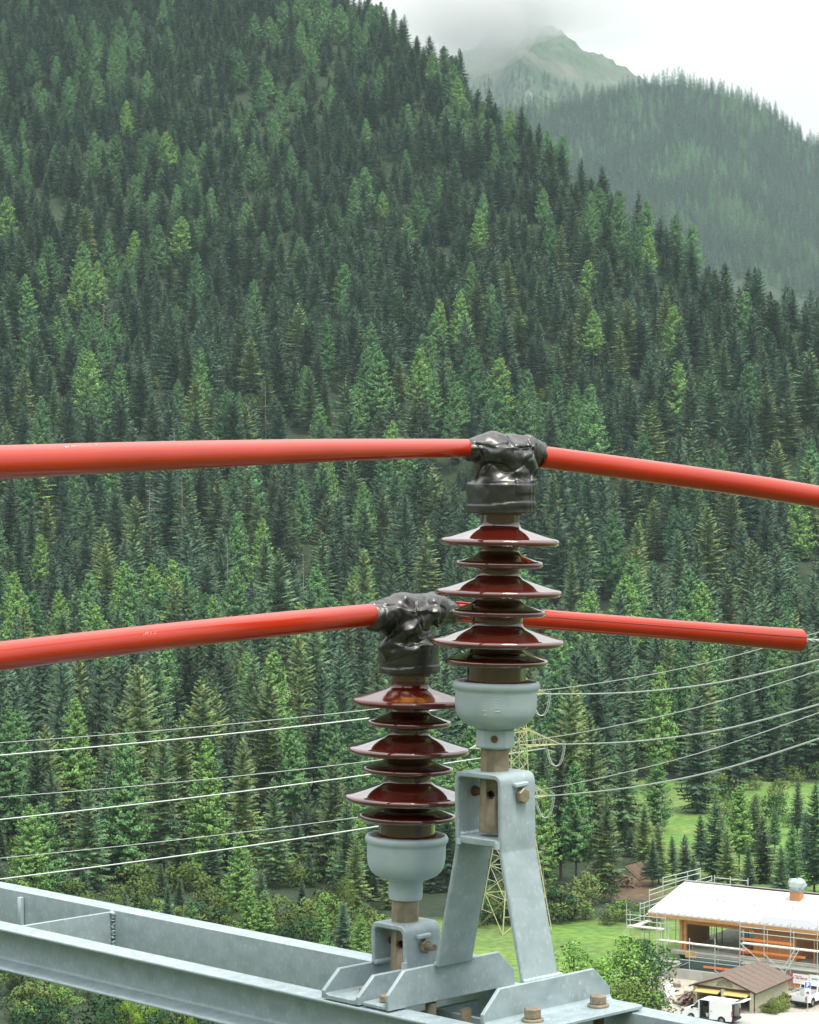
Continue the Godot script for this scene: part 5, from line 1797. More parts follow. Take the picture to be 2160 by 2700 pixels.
func trunk_mesh(H: float, r: float, c: Color, stubs: float) -> ArrayMesh:
	var mb := MB.new()
	mb.col = c
	var pts := PackedVector3Array()
	var rad := []
	for i in 7:
		var f := i / 6.0
		pts.append(Vector3(rng.randf_range(-0.06, 0.06) * f, H * f * 0.985 - 0.6 * (1.0 - f), rng.randf_range(-0.06, 0.06) * f))
		rad.append(maxf(r * (1.0 - f * 0.96), 0.015))
	sweep(mb, pts, rad, 7)
	var n := int(stubs)
	for i in n:
		var h := H * rng.randf_range(0.04, 0.28)
		var a := rng.randf() * TAU
		var d := Vector3(cos(a), rng.randf_range(-0.35, 0.05), sin(a)) * rng.randf_range(0.5, 1.5)
		var p := Vector3(0, h, 0)
		mb.col = jit(c, 0.2)
		var sd := d.cross(Vector3.UP).normalized() * 0.03
		mb.tri(p + sd, p - sd, p + d, Vector3.UP)
		mb.tri(p + Vector3(0, 0.03, 0), p - Vector3(0, 0.03, 0), p + d, sd)
	return mb.mesh(M.bark)

func spruce(H: float, width: float, cb: float, levels: int, per: int, twigs: int, c: Color) -> ArrayMesh:
	var mb := MB.new()
	var lean := Vector3(rng.randf_range(-0.15, 0.15), 0, rng.randf_range(-0.15, 0.15))
	for i in levels:
		var t := float(i) / (levels - 1)
		var y := H * (cb + (1.0 - cb) * pow(t, 0.93)) 
		var shape := pow(1.0 - t, 0.72) * (0.62 + 0.38 * smoothstep(0.0, 0.16, t))
		var nb := maxi(3, int(per * (1.0 - 0.4 * t)))
		var a0 := rng.randf() * TAU
		for b in nb:
			if rng.randf() < 0.06:
				continue
			var az := a0 + TAU * b / nb + rng.randf_range(-0.3, 0.3)
			var L := width * shape * rng.randf_range(0.66, 1.16) + 0.22
			var dir := Vector3(cos(az), 0, sin(az))
			var side := Vector3(-sin(az), 0, cos(az))
			var droop := lerpf(-0.46, 0.42, pow(t, 1.3)) + rng.randf_range(-0.1, 0.1)
			var p0 := Vector3(0, y + rng.randf_range(-0.15, 0.15), 0) + lean * t * t * 3.0
			var cc := jit(c, 0.32)
			var prev := p0
			for j in range(1, twigs + 1):
				var s := float(j) / twigs
				var p := p0 + dir * (L * s) + Vector3(0, L * (droop * s + 0.20 * s * s), 0)
				var w := L * 0.37 * (1.12 - s * 0.80) * rng.randf_range(0.7, 1.25) + 0.12
				var step := p - prev
				mb.col = jit(cc, 0.26)
				for q in [1.0, -1.0]:
					var tip: Vector3 = p + side * (q * w) + step * rng.randf_range(0.2, 0.9) + Vector3(0, -w * rng.randf_range(0.20, 0.60), 0)
					var nn: Vector3 = (dir * 0.55 + side * q * 0.45 + Vector3(0, 0.72, 0)).normalized()
					mb.leaf(p + step * 0.55, p - step * 0.95, tip, nn)
				# twigs hanging below the branch
				if j % 2 == 0:
					var hang := p + Vector3(0, -w * rng.randf_range(0.5, 1.0), 0) + side * rng.randf_range(-0.1, 0.1)
					mb.col = jit(cc, 0.14)
					mb.leaf(p - step * 0.6, p + step * 0.5, hang, (dir + Vector3(0, 0.35, 0)).normalized())
				prev = p
			var e := p0 + dir * (L * 1.07) + Vector3(0, L * (droop + 0.22), 0)
			mb.leaf(prev + side * 0.07 * L, prev - side * 0.07 * L, e, (dir * 0.6 + Vector3(0, 0.8, 0)).normalized())
	mb.col = c
	for k in 3:
		var a := TAU * k / 3.0
		mb.leaf(Vector3(0, H * 1.02, 0) + lean * 3.0, Vector3(cos(a), 0, sin(a)) * 0.13 + Vector3(0, H * 0.955, 0) + lean * 3.0, Vector3(cos(a + 2.1), 0, sin(a + 2.1)) * 0.13 + Vector3(0, H * 0.955, 0) + lean * 3.0, Vector3(cos(a + 1), 0.5, sin(a + 1)).normalized())
	return mb.mesh(M.spruce1)

func larch(H: float, width: float, cb: float, levels: int, per: int, tufts: int, c: Color) -> ArrayMesh:
	var mb := MB.new()
	for i in levels:
		var t := float(i) / (levels - 1)
		var y := H * (cb + (1.0 - cb) * t)
		var shape := pow(1.0 - t, 0.66) * (0.55 + 0.45 * smoothstep(0.0, 0.22, t))
		var nb := maxi(3, int(per * (1.0 - 0.35 * t)))
		var a0 := rng.randf() * TAU
		for b in nb:
			if rng.randf() < 0.10:
				continue
			var az := a0 + TAU * b / nb + rng.randf_range(-0.45, 0.45)
			var L := width * shape * rng.randf_range(0.68, 1.12) + 0.25
			var dir := Vector3(cos(az), 0, sin(az))
			var side := Vector3(-sin(az), 0, cos(az))
			var droop := lerpf(-0.28, 0.55, t) + rng.randf_range(-0.15, 0.15)
			var p0 := Vector3(0, y + rng.randf_range(-0.25, 0.25), 0)
			var cc := jit(c, 0.18)
			for j in range(1, tufts + 1):
				var s := (j - rng.randf() * 0.6) / tufts
				var p := p0 + dir * (L * s) + Vector3(0, L * (droop * s + 0.24 * s * s), 0)
				var w := (0.22 + 0.10 * L * (1.0 - 0.5 * s)) * rng.randf_range(0.75, 1.25)
				for q in 6:
					mb.col = jit(cc, 0.16)
					var o := p + side * rng.randf_range(-1, 1) * w * 0.9 + Vector3(0, rng.randf_range(-0.9, 0.35) * w, 0)
					var u := Vector3(rng.randf_range(-1, 1), rng.randf_range(-0.8, 0.8), rng.randf_range(-1, 1)).normalized() * w * 0.55
					var v := Vector3(rng.randf_range(-1, 1), rng.randf_range(-0.8, 0.8), rng.randf_range(-1, 1)).normalized() * w * 0.55
					var nn := (dir * 0.6 + Vector3(0, 0.7, 0) + (o - p) * 0.4).normalized()
					mb.leaf(o + u, o + v, o - (u + v) * 0.6, nn)
	mb.col = c
	for k in 6:
		var a := TAU * k / 6.0
		var y := H * (0.93 + 0.012 * k)
		mb.leaf(Vector3(0, y + 0.6, 0), Vector3(cos(a), 0, sin(a)) * 0.28 + Vector3(0, y, 0), Vector3(cos(a + 1.6), 0, sin(a + 1.6)) * 0.22 + Vector3(0, y - 0.2, 0), Vector3(cos(a + 0.8), 0.6, sin(a + 0.8)).normalized())
	return mb.mesh(M.larch1)

func snag(H: float) -> ArrayMesh:
	var mb := MB.new()
	mb.col = Color(0.27, 0.25, 0.22)
	var pts := PackedVector3Array()
	var rad := []
	for i in 8:
		var f := i / 7.0
		pts.append(Vector3(rng.randf_range(-0.1, 0.1) * f, H * f - 0.5, rng.randf_range(-0.1, 0.1) * f))
		rad.append(0.17 * (1.0 - f) + 0.02)
	sweep(mb, pts, rad, 6)
	for i in 46:
		var f := rng.randf_range(0.25, 0.97)
		var a := rng.randf() * TAU
		var l := rng.randf_range(0.4, 1.5) * (1.1 - f)+ 0.25
		var p := Vector3(0, H * f, 0)
		var e := p + Vector3(cos(a) * l, rng.randf_range(-0.55, 0.1) * l, sin(a) * l)
		sweep(mb, PackedVector3Array([p, p.lerp(e, 0.5) + Vector3(0, 0.06, 0), e]), [0.035, 0.025, 0.012], 4)
	return mb.mesh(M.bark)

func leafy(H: float, width: float, cb: float, blobs: int, leaves: int, size: float, c: Color, tall := false) -> Array:
	# broadleaf crown: leaf-sized faces gathered in clumps at the ends of limbs
	var mb := MB.new()
	var tr := MB.new()
	tr.col = Color(0.10, 0.085, 0.065)
	var tp := PackedVector3Array([Vector3(0, -0.5, 0), Vector3(0.1, H * 0.3, 0.05), Vector3(-0.05, H * 0.6, 0), Vector3(0.05, H * 0.9, 0.05)])
	sweep(tr, tp, [H * 0.020 + 0.03, H * 0.015 + 0.02, H * 0.009 + 0.01, 0.012], 7)
	for b in blobs:
		var f := (b + rng.randf()) / blobs
		var h := H * lerpf(cb, 0.96, f)
		var env := sin(PI * clampf(lerpf(0.16, 0.97, f), 0, 1)) if not tall else sin(PI * pow(lerpf(0.12, 0.98, f), 0.8))
		var a := rng.randf() * TAU
		var r := width * env * sqrt(rng.randf_range(0.12, 1.0))
		var p := Vector3(cos(a) * r, h, sin(a) * r)
		sweep(tr, PackedVector3Array([Vector3(0, h * 0.62, 0), Vector3(p.x * 0.5, h * 0.84, p.z * 0.5), p]), [H * 0.006 + 0.008, H * 0.004 + 0.006, 0.006], 5)
		var br := width * rng.randf_range(0.24, 0.42) * (0.7 + 0.4 * env)
		var cc := jit(c, 0.2)
		for l in leaves:
			var d := Vector3(rng.randf_range(-1, 1), rng.randf_range(-0.75, 1), rng.randf_range(-1, 1))
			if d.length() > 1.0:
				d = d.normalized()
			var o := p + d * br
			var u := Vector3(rng.randf_range(-1, 1), rng.randf_range(-1, 1), rng.randf_range(-1, 1)).normalized() * size
			var v := Vector3(rng.randf_range(-1, 1), rng.randf_range(-1, 1), rng.randf_range(-1, 1)).normalized() * size * 0.7
			mb.col = jit(cc, 0.2)
			var nn := (d * 0.7 + Vector3(0, 0.5, 0) + Vector3(p.x, 0, p.z).normalized() * 0.4).normalized()
			mb.leaf(o + u, o + v, o - u * 0.8 - v * 0.3, nn)
	return [tr.mesh(M.bark), mb.mesh(M.broad)]

func grow_models() -> void:
	rng.seed = 4242
	var sc := Color(0.086, 0.146, 0.078)
	for k in 7:
		var H := 20.0
		var cb: float = [0.07, 0.13, 0.05, 0.19, 0.09, 0.22, 0.04][k]
		spruces.append([trunk_mesh(H, 0.24, Color(0.10, 0.085, 0.07), 26), spruce(H, [3.9, 3.4, 4.4, 3.2, 3.7, 2.7, 4.0][k], cb, [34, 37, 33, 33, 36, 27, 26][k], [8, 8, 8, 8, 8, 7, 9][k], 8, sc)])
	var lc := Color(0.115, 0.240, 0.100)
	for k in 4:
		var H := 20.0
		larches.append([trunk_mesh(H, 0.24, Color(0.15, 0.12, 0.095), 20), larch(H, [3.9, 3.3, 4.3, 3.5][k], [0.14, 0.24, 0.10, 0.30][k], [32, 34, 32, 31][k], 9, 12, lc)])
	for k in 2:
		snags.append(snag([17.0, 13.0][k]))
	leafies.append(leafy(9.0, 2.6, 0.22, 46, 60, 0.17, Color(0.085, 0.150, 0.035)))
	leafies.append(leafy(9.0, 2.1, 0.15, 46, 60, 0.15, Color(0.10, 0.165, 0.045), true))
	leafies.append(leafy(9.0, 3.0, 0.20, 50, 60, 0.17, Color(0.075, 0.135, 0.035)))
	for k in 3:
		shrubs.append(leafy(2.2, [1.5, 1.2, 1.7][k], 0.12, 16, 46, 0.15, [Color(0.07, 0.12, 0.035), Color(0.09, 0.14, 0.05), Color(0.055, 0.095, 0.04)][k]))

func place_tree(called: String, cat: String, label: String, group: String, p: Vector3, s: Vector3, turn: float, trunk: Mesh, crown: Mesh, m: Material) -> void:
	var o := thing(called, label, cat, p, group)
	if trunk:
		obj("trunk", trunk, o)
	obj("crown", crown, o, m)
	o.transform = Transform3D(Basis(Vector3.UP, turn).scaled_local(s), p)

var label_of := {}

func spelled(n: int) -> String:
	var one := ["zero", "one", "two", "three", "four", "five", "six", "seven", "eight", "nine", "ten", "eleven", "twelve", "thirteen", "fourteen", "fifteen", "sixteen", "seventeen", "eighteen", "nineteen"]
	var ten := ["", "", "twenty", "thirty", "forty", "fifty", "sixty", "seventy", "eighty", "ninety"]
	n = clampi(n, 0, 99)
	if n < 20:
		return one[n]
	return ten[n / 10] + ("" if n % 10 == 0 else "-" + one[n % 10])

func unique_label(base: String, x: float, y: float) -> String:
	# the place in the photograph is all that tells most conifers of one kind apart
	var l := "%s, tip %s percent across, %s down" % [base, spelled(roundi(x / 21.6)), spelled(roundi(y / 27.0))]
	if label_of.has(l):
		return ""
	label_of[l] = true
	return l

func forest() -> void:
	rng.seed = 991
	var all := []     # [x, d, height, kind, variant, width factor, turn]
	# single trees read from the photograph: kind (0 spruce, 1 larch), tip in the picture, distance
	var hero := [[1, 197, 1845, 330], [1, 332, 1931, 288], [1, 544, 1957, 290], [1, 632, 2198, 262], [1, 655, 2330, 246], [1, 697, 2352, 247], [1, 75, 2128, 268], [1, 113, 2120, 272], [1, 771, 1885, 330], [1, 875, 1850, 345],
		[1, 950, 1860, 352], [1, 500, 2375, 240], [1, 848, 2404, 246], [1, 950, 2420, 240], [0, 905, 2385, 248], [1, 20, 1870, 318], [0, 478, 1890, 320], [0, 640, 1950, 300], [0, 430, 1925, 292], [0, 232, 2060, 282], [0, 722, 2055, 284], [0, 690, 2300, 262],
		[1, 1951, 2076, 296], [0, 1990, 2095, 312], [0, 1850, 2150, 300], [0, 1775, 2235, 292], [1, 1905, 2215, 305], [0, 2125, 2140, 300], [0, 1975, 2235, 282], [1, 2045, 2140, 310], [0, 1700, 2120, 300], [0, 2105, 2060, 325], [0, 1830, 2260, 276], [0, 1887, 2111, 290], [0, 1739, 2172, 287], [0, 1722, 2210, 285], [0, 1809, 2202, 286], [0, 2016, 2150, 288], [1, 2092, 2181, 284], [0, 2150, 2066, 280], [0, 1920, 2180, 283], [0, 2060, 2230, 280],
		[1, 1735, 2000, 330], [0, 1840, 1815, 348], [0, 1930, 1790, 372], [0, 1650, 1905, 312], [0, 1560, 1880, 306], [0, 1480, 1960, 290], [1, 1520, 2010, 284], [1, 1430, 2060, 282], [0, 1600, 2080, 282], [1, 1738, 1760, 372], [1, 1790, 1725, 390], [0, 1240, 2050, 290], [0, 1180, 2120, 282], [0, 1245, 2190, 268],
		[1, 1615, 1345, 0], [1, 670, 740, 0], [1, 520, 670, 0], [1, 690, 1370, 0], [1, 960, 1450, 0], [1, 795, 1265, 0], [1, 110, 1050, 0], [1, 230, 1010, 0], [1, 860, 835, 0], [1, 935, 475, 0], [1, 1145, 980, 0], [1, 1310, 800, 0], [1, 1630, 520, 0], [1, 1450, 565, 0], [1, 1710, 600, 0], [1, 250, 350, 0], [1, 260, 690, 0]]
	var taken := []
	for h in hero:
		var d: float = h[3]
		if d == 0.0:
			# walk up the slope until a 20 m tree reaches that height in the picture
			d = 420.0
			while d < 1300.0:
				var x: float = (h[1] - 1080.0) / FOCAL * d
				if EYE.y + d * (1250.0 - h[2]) / FOCAL - ground(x, d) <= 20.5:
					break
				d += 4.0
		var x: float = (h[1] - 1080.0) / FOCAL * d
		var hh: float = EYE.y + d * (1250.0 - h[2]) / FOCAL - ground(x, d)
		all.append([x, d, clampf(hh, 5.0, 27.0), h[0], rng.randi() % 4, 1.05 if hh > 12 else 1.3, rng.randf() * TAU])
		taken.append(Vector2(x, d))
	var d := 224.0
	while d < 1420.0:
		var gap := 5.8 if d < 300.0 else (7.4 if d < 480.0 else (8.2 if d < 680.0 else 7.3))
		var half := d * 0.24 + 28.0
		var x := -half
		while x < half:
			var px := x + rng.randf_range(-0.45, 0.45) * gap
			var pd := d + rng.randf_range(-0.45, 0.45) * gap
			x += gap
			var r1 := rng.randf()
			var r2 := rng.randf()
			var r3 := rng.randf()
			var r4 := rng.randf()
			var r5 := rng.randf()
			if is_meadow(px, pd) or pd < 258.0 and px > -16.0 or px < -4.0 and pd < 230.0 + noise_b.get_noise_2d(px * 4.0, 0.0) * 9.0 or Vector2(px - 12.6, pd - 259.0).length() < 6.0:
				continue
			if px > 16.0 and px < 32.0 and pd < 292.0 or r5 < 0.05:
				continue
			var near := false
			for q in taken:
				if q.distance_squared_to(Vector2(px, pd)) < 16.0 or (q.y < 360.0 and pd < q.y and q.y - pd < 45.0 and absf(px - q.x * pd / q.y) < 3.4):
					near = true
					break
			if near:
				continue
			if px > 24.0 and pd > 392.0 and pd < 405.0 and r1 < 0.5:
				continue
			var n := noise_b.get_noise_2d(px * 1.1 + 400.0, pd * 0.9)
			var n2 := noise_a.get_noise_2d(px * 0.9, pd * 0.6 + 900.0)
			var pl := 0.09 + clampf(n * 1.1, 0.0, 0.6) * (1.0 if px < 60.0 else 0.6)
			var kind := 1 if r1 < pl else 0
			var hh := lerpf(13.0, 23.5, r2) * (1.0 + 0.12 * n2)
			if pd < 320.0:
				hh *= lerpf(0.36, 0.95, clampf((pd - 228.0) / 92.0, 0.0, 1.0))
			if pd > 560.0:
				hh *= lerpf(1.0, 0.72, clampf((pd - 560.0) / 300.0, 0.0, 1.0))
			if r2 < 0.06:
				hh *= 0.6
			if pd < 266.0 and px < 6.0:
				hh = clampf(hh, 1.8, maxf(2.0, EYE.y - pd * 0.1695))
			all.append([px, pd, hh, kind, int(r3 * 84.0) % (7 if kind == 0 else 4), (0.95 + 0.35 * r4) * lerpf(1.0, 1.22, clampf((pd - 450.0) / 250.0, 0.0, 1.0)), r3 * TAU * 7.0])
		d += gap
	# which trees show most: a skyline kept from near to far
	all.sort_custom(func(a, b): return a[1] < b[1])
	var sky := PackedFloat32Array()
	sky.resize(432)
	sky.fill(2700.0)
	var shown := [[], []]
	for i in all.size():
		var t: Array = all[i]
		var g := Vector3(t[0], ground(t[0], t[1]), -t[1])
		var tip := proj(g + Vector3(0, t[2], 0))
		var foot := proj(g)
		t.append(tip)
		t.append(0.0)
		t.append(g)
		if tip.x < -10.0 or tip.x > 2170.0 or tip.y < -60.0 or tip.y > 2640.0:
			continue
		var w := (foot.y - tip.y) * 0.11
		var area := 0.0
		var c0 := clampi(int((tip.x - w) / 5.0), 0, 431)
		var c1 := clampi(int((tip.x + w) / 5.0), 0, 431)
		for c in range(c0, c1 + 1):
			var prof := tip.y + (foot.y - tip.y) * absf(c * 5.0 + 2.5 - tip.x) / maxf(w, 3.0) * 0.6
			var beam: float = 2330.0 + 0.2 * c * 5.0
			var low := minf(minf(foot.y, sky[c]), beam)
			if low > prof:
				area += (low - prof) * 5.0
			sky[c] = minf(sky[c], prof)
		t[8] = area
		if area > 700.0:
			shown[t[3]].append(i)
	var own := {}
	for k in 2:
		shown[k].sort_custom(func(a, b): return all[a][8] > all[b][8])
		for i in mini([285, 190][k], shown[k].size()):
			own[shown[k][i]] = true
	var rest := [[], []]
	for i in all.size():
		var t: Array = all[i]
		var tip: Vector3 = t[7]
		var k: int = t[3]
		var s := Vector3(t[5] * t[2] / 20.0, t[2] / 20.0, t[5] * t[2] / 20.0)
		if k == 0:
			s.x *= 0.98
			s.z *= 0.98
		var lab := ""
		if own.has(i):
			var size := "tall" if t[2] > 20.0 else ("young" if t[2] < 13.0 else ("slender" if t[5] < 0.98 else "full"))
			var zone := "high on the slope" if tip.y < 900.0 else ("mid slope" if tip.y < 1600.0 else "low on the slope")
			if t[1] < 300.0:
				zone = "on the valley floor"
			lab = unique_label(("%s dark green spruce %s" if k == 0 else "%s light green larch %s") % [size, zone], tip.x, tip.y)
		if lab == "":
			rest[k].append(i)
			continue
		var tint := absi(int(t[0] * 7.0 + t[1] * 3.0))
		if k == 0:
			var v: Array = spruces[t[4] % 7]
			place_tree("spruce_tree", "spruce", lab, "spruces on the mountainside", t[9], s, t[6], v[0], v[1], M["spruce%d" % (tint % 6)])
		else:
			var v: Array = larches[t[4] % 4]
			place_tree("larch_tree", "larch", lab, "larches on the mountainside", t[9], s, t[6], v[0], v[1], M["larch%d" % (tint % 4 if t[1] > 300.0 else 2 + tint % 2)])
	# the rest of the wood
	var wood := thing("mountain_forest", "dense spruce and larch forest covering the steep mountainside", "forest")
	wood.set_meta("kind", "stuff")
	for k in 2:
		var list: Array = spruces if k == 0 else larches
		for v in list.size():
			var pick := []
			for i in rest[k]:
				if all[i][4] % list.size() == v:
					pick.append(i)
			for part in 2:
				var mm := MultiMesh.new()
				mm.transform_format = MultiMesh.TRANSFORM_3D
				mm.use_colors = true
				mm.mesh = list[v][part]
				mm.instance_count = pick.size()
				for q in pick.size():
					var t: Array = all[pick[q]]
					var s := Vector3(t[5] * t[2] / 20.0, t[2] / 20.0, t[5] * t[2] / 20.0)
					mm.set_instance_transform(q, Transform3D(Basis(Vector3.UP, t[6]).scaled_local(s), t[9]))
					var b := 0.76 + 0.56 * fposmod(t[6] * 3.7, 1.0)
					var w := 0.12 * (fposmod(t[6] * 9.1, 1.0) - 0.5)
					mm.set_instance_color(q, Color(b * (1.0 + w), b, b * (1.0 - w)))
				var mi := MultiMeshInstance3D.new()
				mi.multimesh = mm
				mi.name = nm(wood, "foliage" if part == 1 else "timber")
				wood.add_child(mi, true)
	# young growth and scrub filling the gaps: nobody could count it
	var under := thing("undergrowth", "young trees and scrub growing between the trunks of the mountainside forest", "undergrowth")
	under.set_meta("kind", "stuff")
	for v in 2:
		var pick := []
		for i in 5200:
			var dd := lerpf(250.0, 1250.0, pow(rng.randf(), 0.8))
			var x := rng.randf_range(-1.0, 1.0) * (dd * 0.22 + 20.0)
			if is_meadow(x, dd) or (x > 16.0 and x < 32.0 and dd < 300.0) or (x > -8.0 and dd < 266.0):
				continue
			pick.append(Vector3(x, ground(x, dd) - 0.2, -dd))
		var mm := MultiMesh.new()
		mm.transform_format = MultiMesh.TRANSFORM_3D
		mm.use_colors = true
		mm.mesh = spruces[2][1] if v == 0 else shrubs[0][1]
		mm.instance_count = pick.size()
		for q in pick.size():
			var k := rng.randf_range(0.15, 0.34) if v == 0 else rng.randf_range(0.7, 1.6)
			mm.set_instance_transform(q, Transform3D(Basis(Vector3.UP, rng.randf() * TAU).scaled_local(Vector3(k * 1.3, k, k * 1.3)), pick[q]))
			var b := rng.randf_range(0.7, 1.1)
			mm.set_instance_color(q, Color(b, b, b))
		var mi := MultiMeshInstance3D.new()
		mi.multimesh = mm
		mi.name = nm(under, "foliage")
		under.add_child(mi, true)
	# bare dead trunks sticking out
	for q in [[275, 480, 700], [460, 640, 600], [480, 1060, 560], [395, 850, 560], [1240, 400, 1040], [1800, 580, 930], [1915, 620, 880], [600, 1320, 520], [1433, 2200, 266], [1745, 2160, 312], [800, 1400, 500], [905, 40, 1200], [1090, 610, 950], [700, 1000, 640], [1020, 90, 1230]]:
		var x: float = (q[0] - 1080.0) / FOCAL * q[2]
		var g := Vector3(x, ground(x, q[2]), -q[2])
		var hh := clampf(EYE.y + q[2] * (1250.0 - q[1]) / FOCAL - g.y, 9.0, 24.0)
		var tip := proj(g + Vector3(0, hh, 0))
		var l := unique_label("bare grey dead conifer among the live trees", tip.x, tip.y)
		var o := thing("dead_tree", l, "dead tree", g, "dead trees on the mountainside")
		obj("trunk", snags[int(q[0]) % 2], o)
		o.scale = Vector3.ONE * hh / (17.0 if int(q[0]) % 2 == 0 else 13.0)
	# far hill and the foot of the peak
	var far := thing("distant_forest", "hazy forest on the rounded hill and below the bare peak", "forest")
	far.set_meta("kind", "stuff")
	var fm := []
	for v in 3:
		fm.append(spruce(20.0, 4.2, 0.04, 19, 7, 4, Color(0.080, 0.134, 0.070)) if v < 2 else larch(20.0, 4.8, 0.06, 18, 6, 6, Color(0.115, 0.240, 0.100)))
	var spots := [[], [], []]
	for dd in range(2560, 3080, 7):
		for xx in range(-40, 640, 7):
			var x := xx + rng.randf_range(-4, 4)
			var dp := dd + rng.randf_range(-4, 4)
			var n := noise_b.get_noise_2d(x * 0.7 + 900.0, dp * 0.7)
			spots[2 if rng.randf() < 0.12 + n else rng.randi() % 2].append([x, dp, far_hill(x, dp), rng.randf_range(15, 24)])
	for dd in range(3560, 4230, 13):
		for xx in range(60, 640, 12):
			var x := xx + rng.randf_range(-6, 6)
			var dp := dd + rng.randf_range(-6, 6)
			var h := peak(x, dp)
			if h > 690.0 + noise_b.get_noise_2d(x, dp) * 60.0 - (x - 150.0) * 0.12:
				continue
			spots[2 if rng.randf() < 0.2 else rng.randi() % 2].append([x, dp, h, rng.randf_range(12, 19)])
	for v in 3:
		var mm := MultiMesh.new()
		mm.transform_format = MultiMesh.TRANSFORM_3D
		mm.use_colors = true
		mm.mesh = fm[v]
		mm.instance_count = spots[v].size()
		for q in spots[v].size():
			var t: Array = spots[v][q]
			mm.set_instance_transform(q, Transform3D(Basis(Vector3.UP, q * 1.7).scaled_local(Vector3.ONE * t[3] / 20.0), Vector3(t[0], t[2], -t[1])))
			var b := rng.randf_range(0.8, 1.2)
			mm.set_instance_color(q, Color(b, b, b))
		var mi := MultiMeshInstance3D.new()
		mi.multimesh = mm
		mi.name = nm(far, "foliage")
		far.add_child(mi, true)

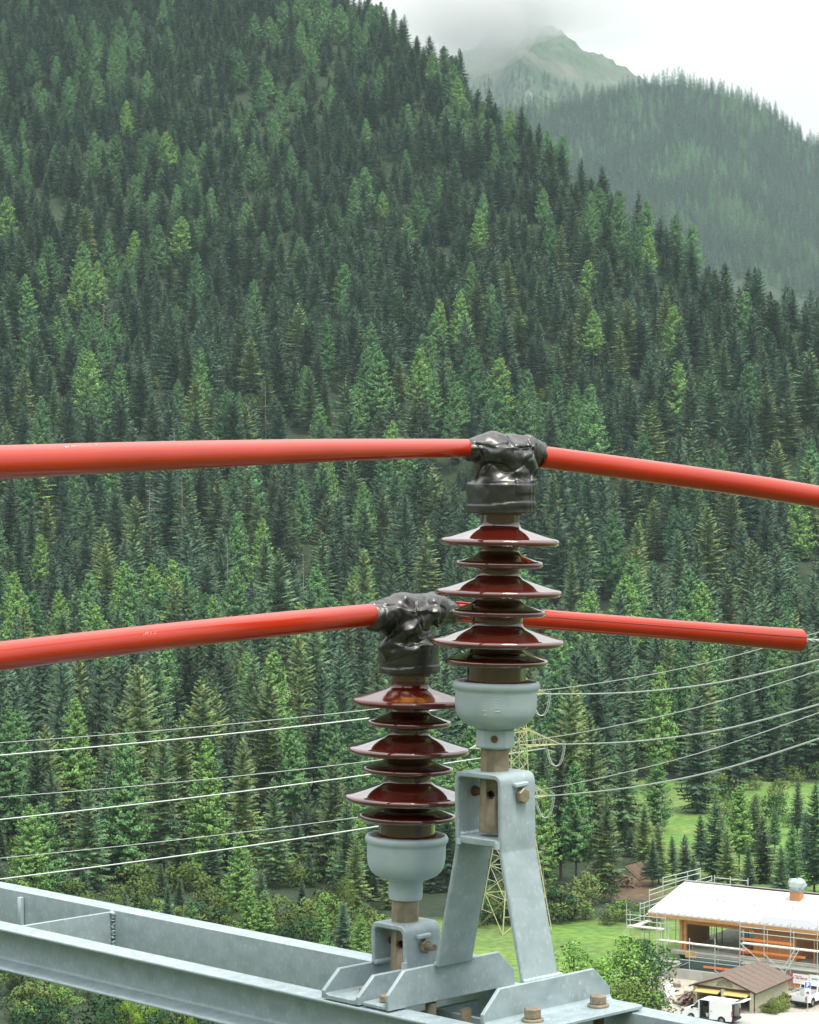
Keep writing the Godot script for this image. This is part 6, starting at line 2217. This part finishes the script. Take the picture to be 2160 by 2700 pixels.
func broadleaves() -> void:
	rng.seed = 77
	# [tip x, tip y, distance, width factor, model, material, label]
	for q in [[1510, 2486, 199.0, 1.25, 1, "broad_willow", "slim willow whose top stands before the meadow beside the bracket"], [1590, 2528, 197.0, 1.5, 0, "broad_willow", "pale green willow bush between the bracket and the meadow"],
			[1655, 2468, 203.0, 1.3, 1, "broad_willow", "tall leafy bush at the meadow's near edge left of the yard"], [1702, 2478, 205.0, 1.35, 0, "broad_dark", "darker leafy bush beside the gravel yard"], [1545, 2600, 190.0, 1.6, 2, "broad_willow", "low spreading bush just behind the right angle iron"],
			[1650, 2590, 192.0, 1.5, 2, "broad", "leafy bush above the end of the cross arm at right"], [1735, 2560, 207.0, 0.75, 1, "broad_dark", "narrow dark bush in front of the scaffold's left end"],
			[150, 2588, 218.0, 0.95, 0, "broad", "mid green broadleaf tree under the cross arm at far left"], [95, 2655, 214.0, 0.8, 0, "broad_dark", "small dark broadleaf tree in the lower left corner"], [335, 2640, 206.0, 1.1, 2, "broad_bright", "bright yellow green tree below the cross arm, nearer the left"],
			[405, 2650, 207.0, 1.0, 0, "broad_bright", "bright yellow green tree below the cross arm, second from left"], [500, 2688, 205.0, 1.0, 2, "broad_bright", "yellow green treetop just showing under the cross arm"], [25, 2610, 226.0, 1.0, 2, "broad_dark", "dark leafy tree at the lower left edge of the photo"], [230, 2660, 222.0, 1.0, 2, "broad_dark", "dark leafy tree between the green trees under the cross arm"],
			[905, 2310, 262.0, 0.8, 0, "broad", "round green tree at the wood's edge left of the low bracket"], [1050, 2450, 250.0, 1.0, 0, "broad", "leafy tree behind the low bracket at the meadow's edge"], [1290, 2335, 262.0, 0.9, 1, "broad_willow", "pale leafy tree standing beside the pylon's foot"], [1255, 2395, 257.0, 0.7, 2, "broad_willow", "small pale bush left of the pylon's foot"]]:
		var x: float = (q[0] - 1080.0) / FOCAL * q[2]
		var g := Vector3(x, ground(x, q[2]), -q[2])
		var hh := maxf(EYE.y + q[2] * (1250.0 - q[1]) / FOCAL - g.y, 2.5)
		var v: Array = leafies[q[4]]
		place_tree("broadleaf_tree", "broadleaf tree", q[6], "", g, Vector3(q[3], 1.0, q[3]) * hh / 9.0, rng.randf() * TAU, v[0], v[1], M[q[5]])
	# scrub along the meadow's far edge and round the wood: countable bushes
	var spots := []
	for i in 22:
		var bx := rng.randf_range(1480, 1740)
		spots.append([bx, rng.randf_range(262, 280) if bx < 1600.0 else rng.randf_range(258, 266)])
	for i in 16:
		spots.append([rng.randf_range(1880, 2170), rng.randf_range(330, 386)])
	for i in 12:
		spots.append([rng.randf_range(1240, 1480), rng.randf_range(259, 266)])
	for i in 110:
		spots.append([rng.randf_range(-20, 1000), rng.randf_range(206, 262)])
	for q in spots:
		var d: float = q[1]
		var x: float = (q[0] - 1080.0) / FOCAL * d
		var g := Vector3(x, ground(x, d), -d)
		var s := rng.randf_range(0.7, 1.7)
		if q[0] > 1600.0 and q[0] < 1745.0:
			s *= 0.62
		var m: String = ["broad", "broad_dark", "broad_willow", "broad"][rng.randi() % 4]
		var tip := proj(g + Vector3(0, 2.2 * s, 0))
		var l := unique_label({"broad": "green", "broad_dark": "dark green", "broad_willow": "pale green"}[m] + " bush at the wood's edge", tip.x, tip.y)
		if l == "":
			continue
		var v: Array = shrubs[rng.randi() % 3]
		place_tree("bush", "bush", l, "bushes along the wood's edge", g, Vector3(1.1, 1.0, 1.1) * s, rng.randf() * TAU, v[0], v[1], M[m])
	# tall weeds beside the garage and along the road: nobody could count them
	var w := thing("weeds", "tangle of tall green weeds along the garage wall and road", "weeds")
	w.set_meta("kind", "stuff")
	var mm := MultiMesh.new()
	mm.transform_format = MultiMesh.TRANSFORM_3D
	mm.use_colors = true
	mm.mesh = shrubs[1][1]
	mm.instance_count = 46
	for i in 46:
		var f := rng.randf()
		var p := Vector3(31.2, 0, -217.6) + HV * (f * 7.0) + HU * rng.randf_range(0.3, 1.7)
		if i >= 34:
			p = Vector3(rng.randf_range(28.8, 36.4), 0, -rng.randf_range(204.0, 206.5))
		mm.set_instance_transform(i, Transform3D(Basis(Vector3.UP, rng.randf() * TAU).scaled_local(Vector3(0.4, rng.randf_range(0.28, 0.5), 0.4)), p))
		var b := rng.randf_range(0.9, 1.5)
		mm.set_instance_color(i, Color(b * 1.1, b, b * 0.8))
	var mi := MultiMeshInstance3D.new()
	mi.multimesh = mm
	mi.name = "foliage"
	w.add_child(mi, true)

func _ready() -> void:
	camera_and_light()
	noise_a.seed = 2
	noise_a.frequency = 0.012
	noise_a.fractal_octaves = 4
	noise_b.seed = 21
	noise_b.frequency = 0.009
	noise_b.fractal_octaves = 3
	rng.seed = 1
	unit_box = BoxMesh.new()
	unit_box.size = Vector3.ONE
	unit_rod = CylinderMesh.new()
	unit_rod.top_radius = 1.0
	unit_rod.bottom_radius = 1.0
	unit_rod.height = 1.0
	unit_rod.radial_segments = 8
	unit_rod.rings = 0
	materials()
	setting()
	grow_models()
	forest()
	broadleaves()
	house()
	scaffold()
	garage()
	var tips := lattice_tower()
	power_lines(tips)
	van()
	pickup()
	parking_sign()
	site_clutter()
	cross_arm()
	brackets()
	var base_r := fr(-1.4935, 0.178, 0.468)
	var base_l := fr(-1.2255, 0.178, 0.142)
	insulator("post_insulator", "taller glossy brown insulator on the splayed bracket, nearer the right", base_r, 0.120, false)
	insulator("post_insulator", "lower glossy brown insulator with rust stain on its topmost shed", base_l, 0.108, true)
	joints_and_covers(base_r, base_l)
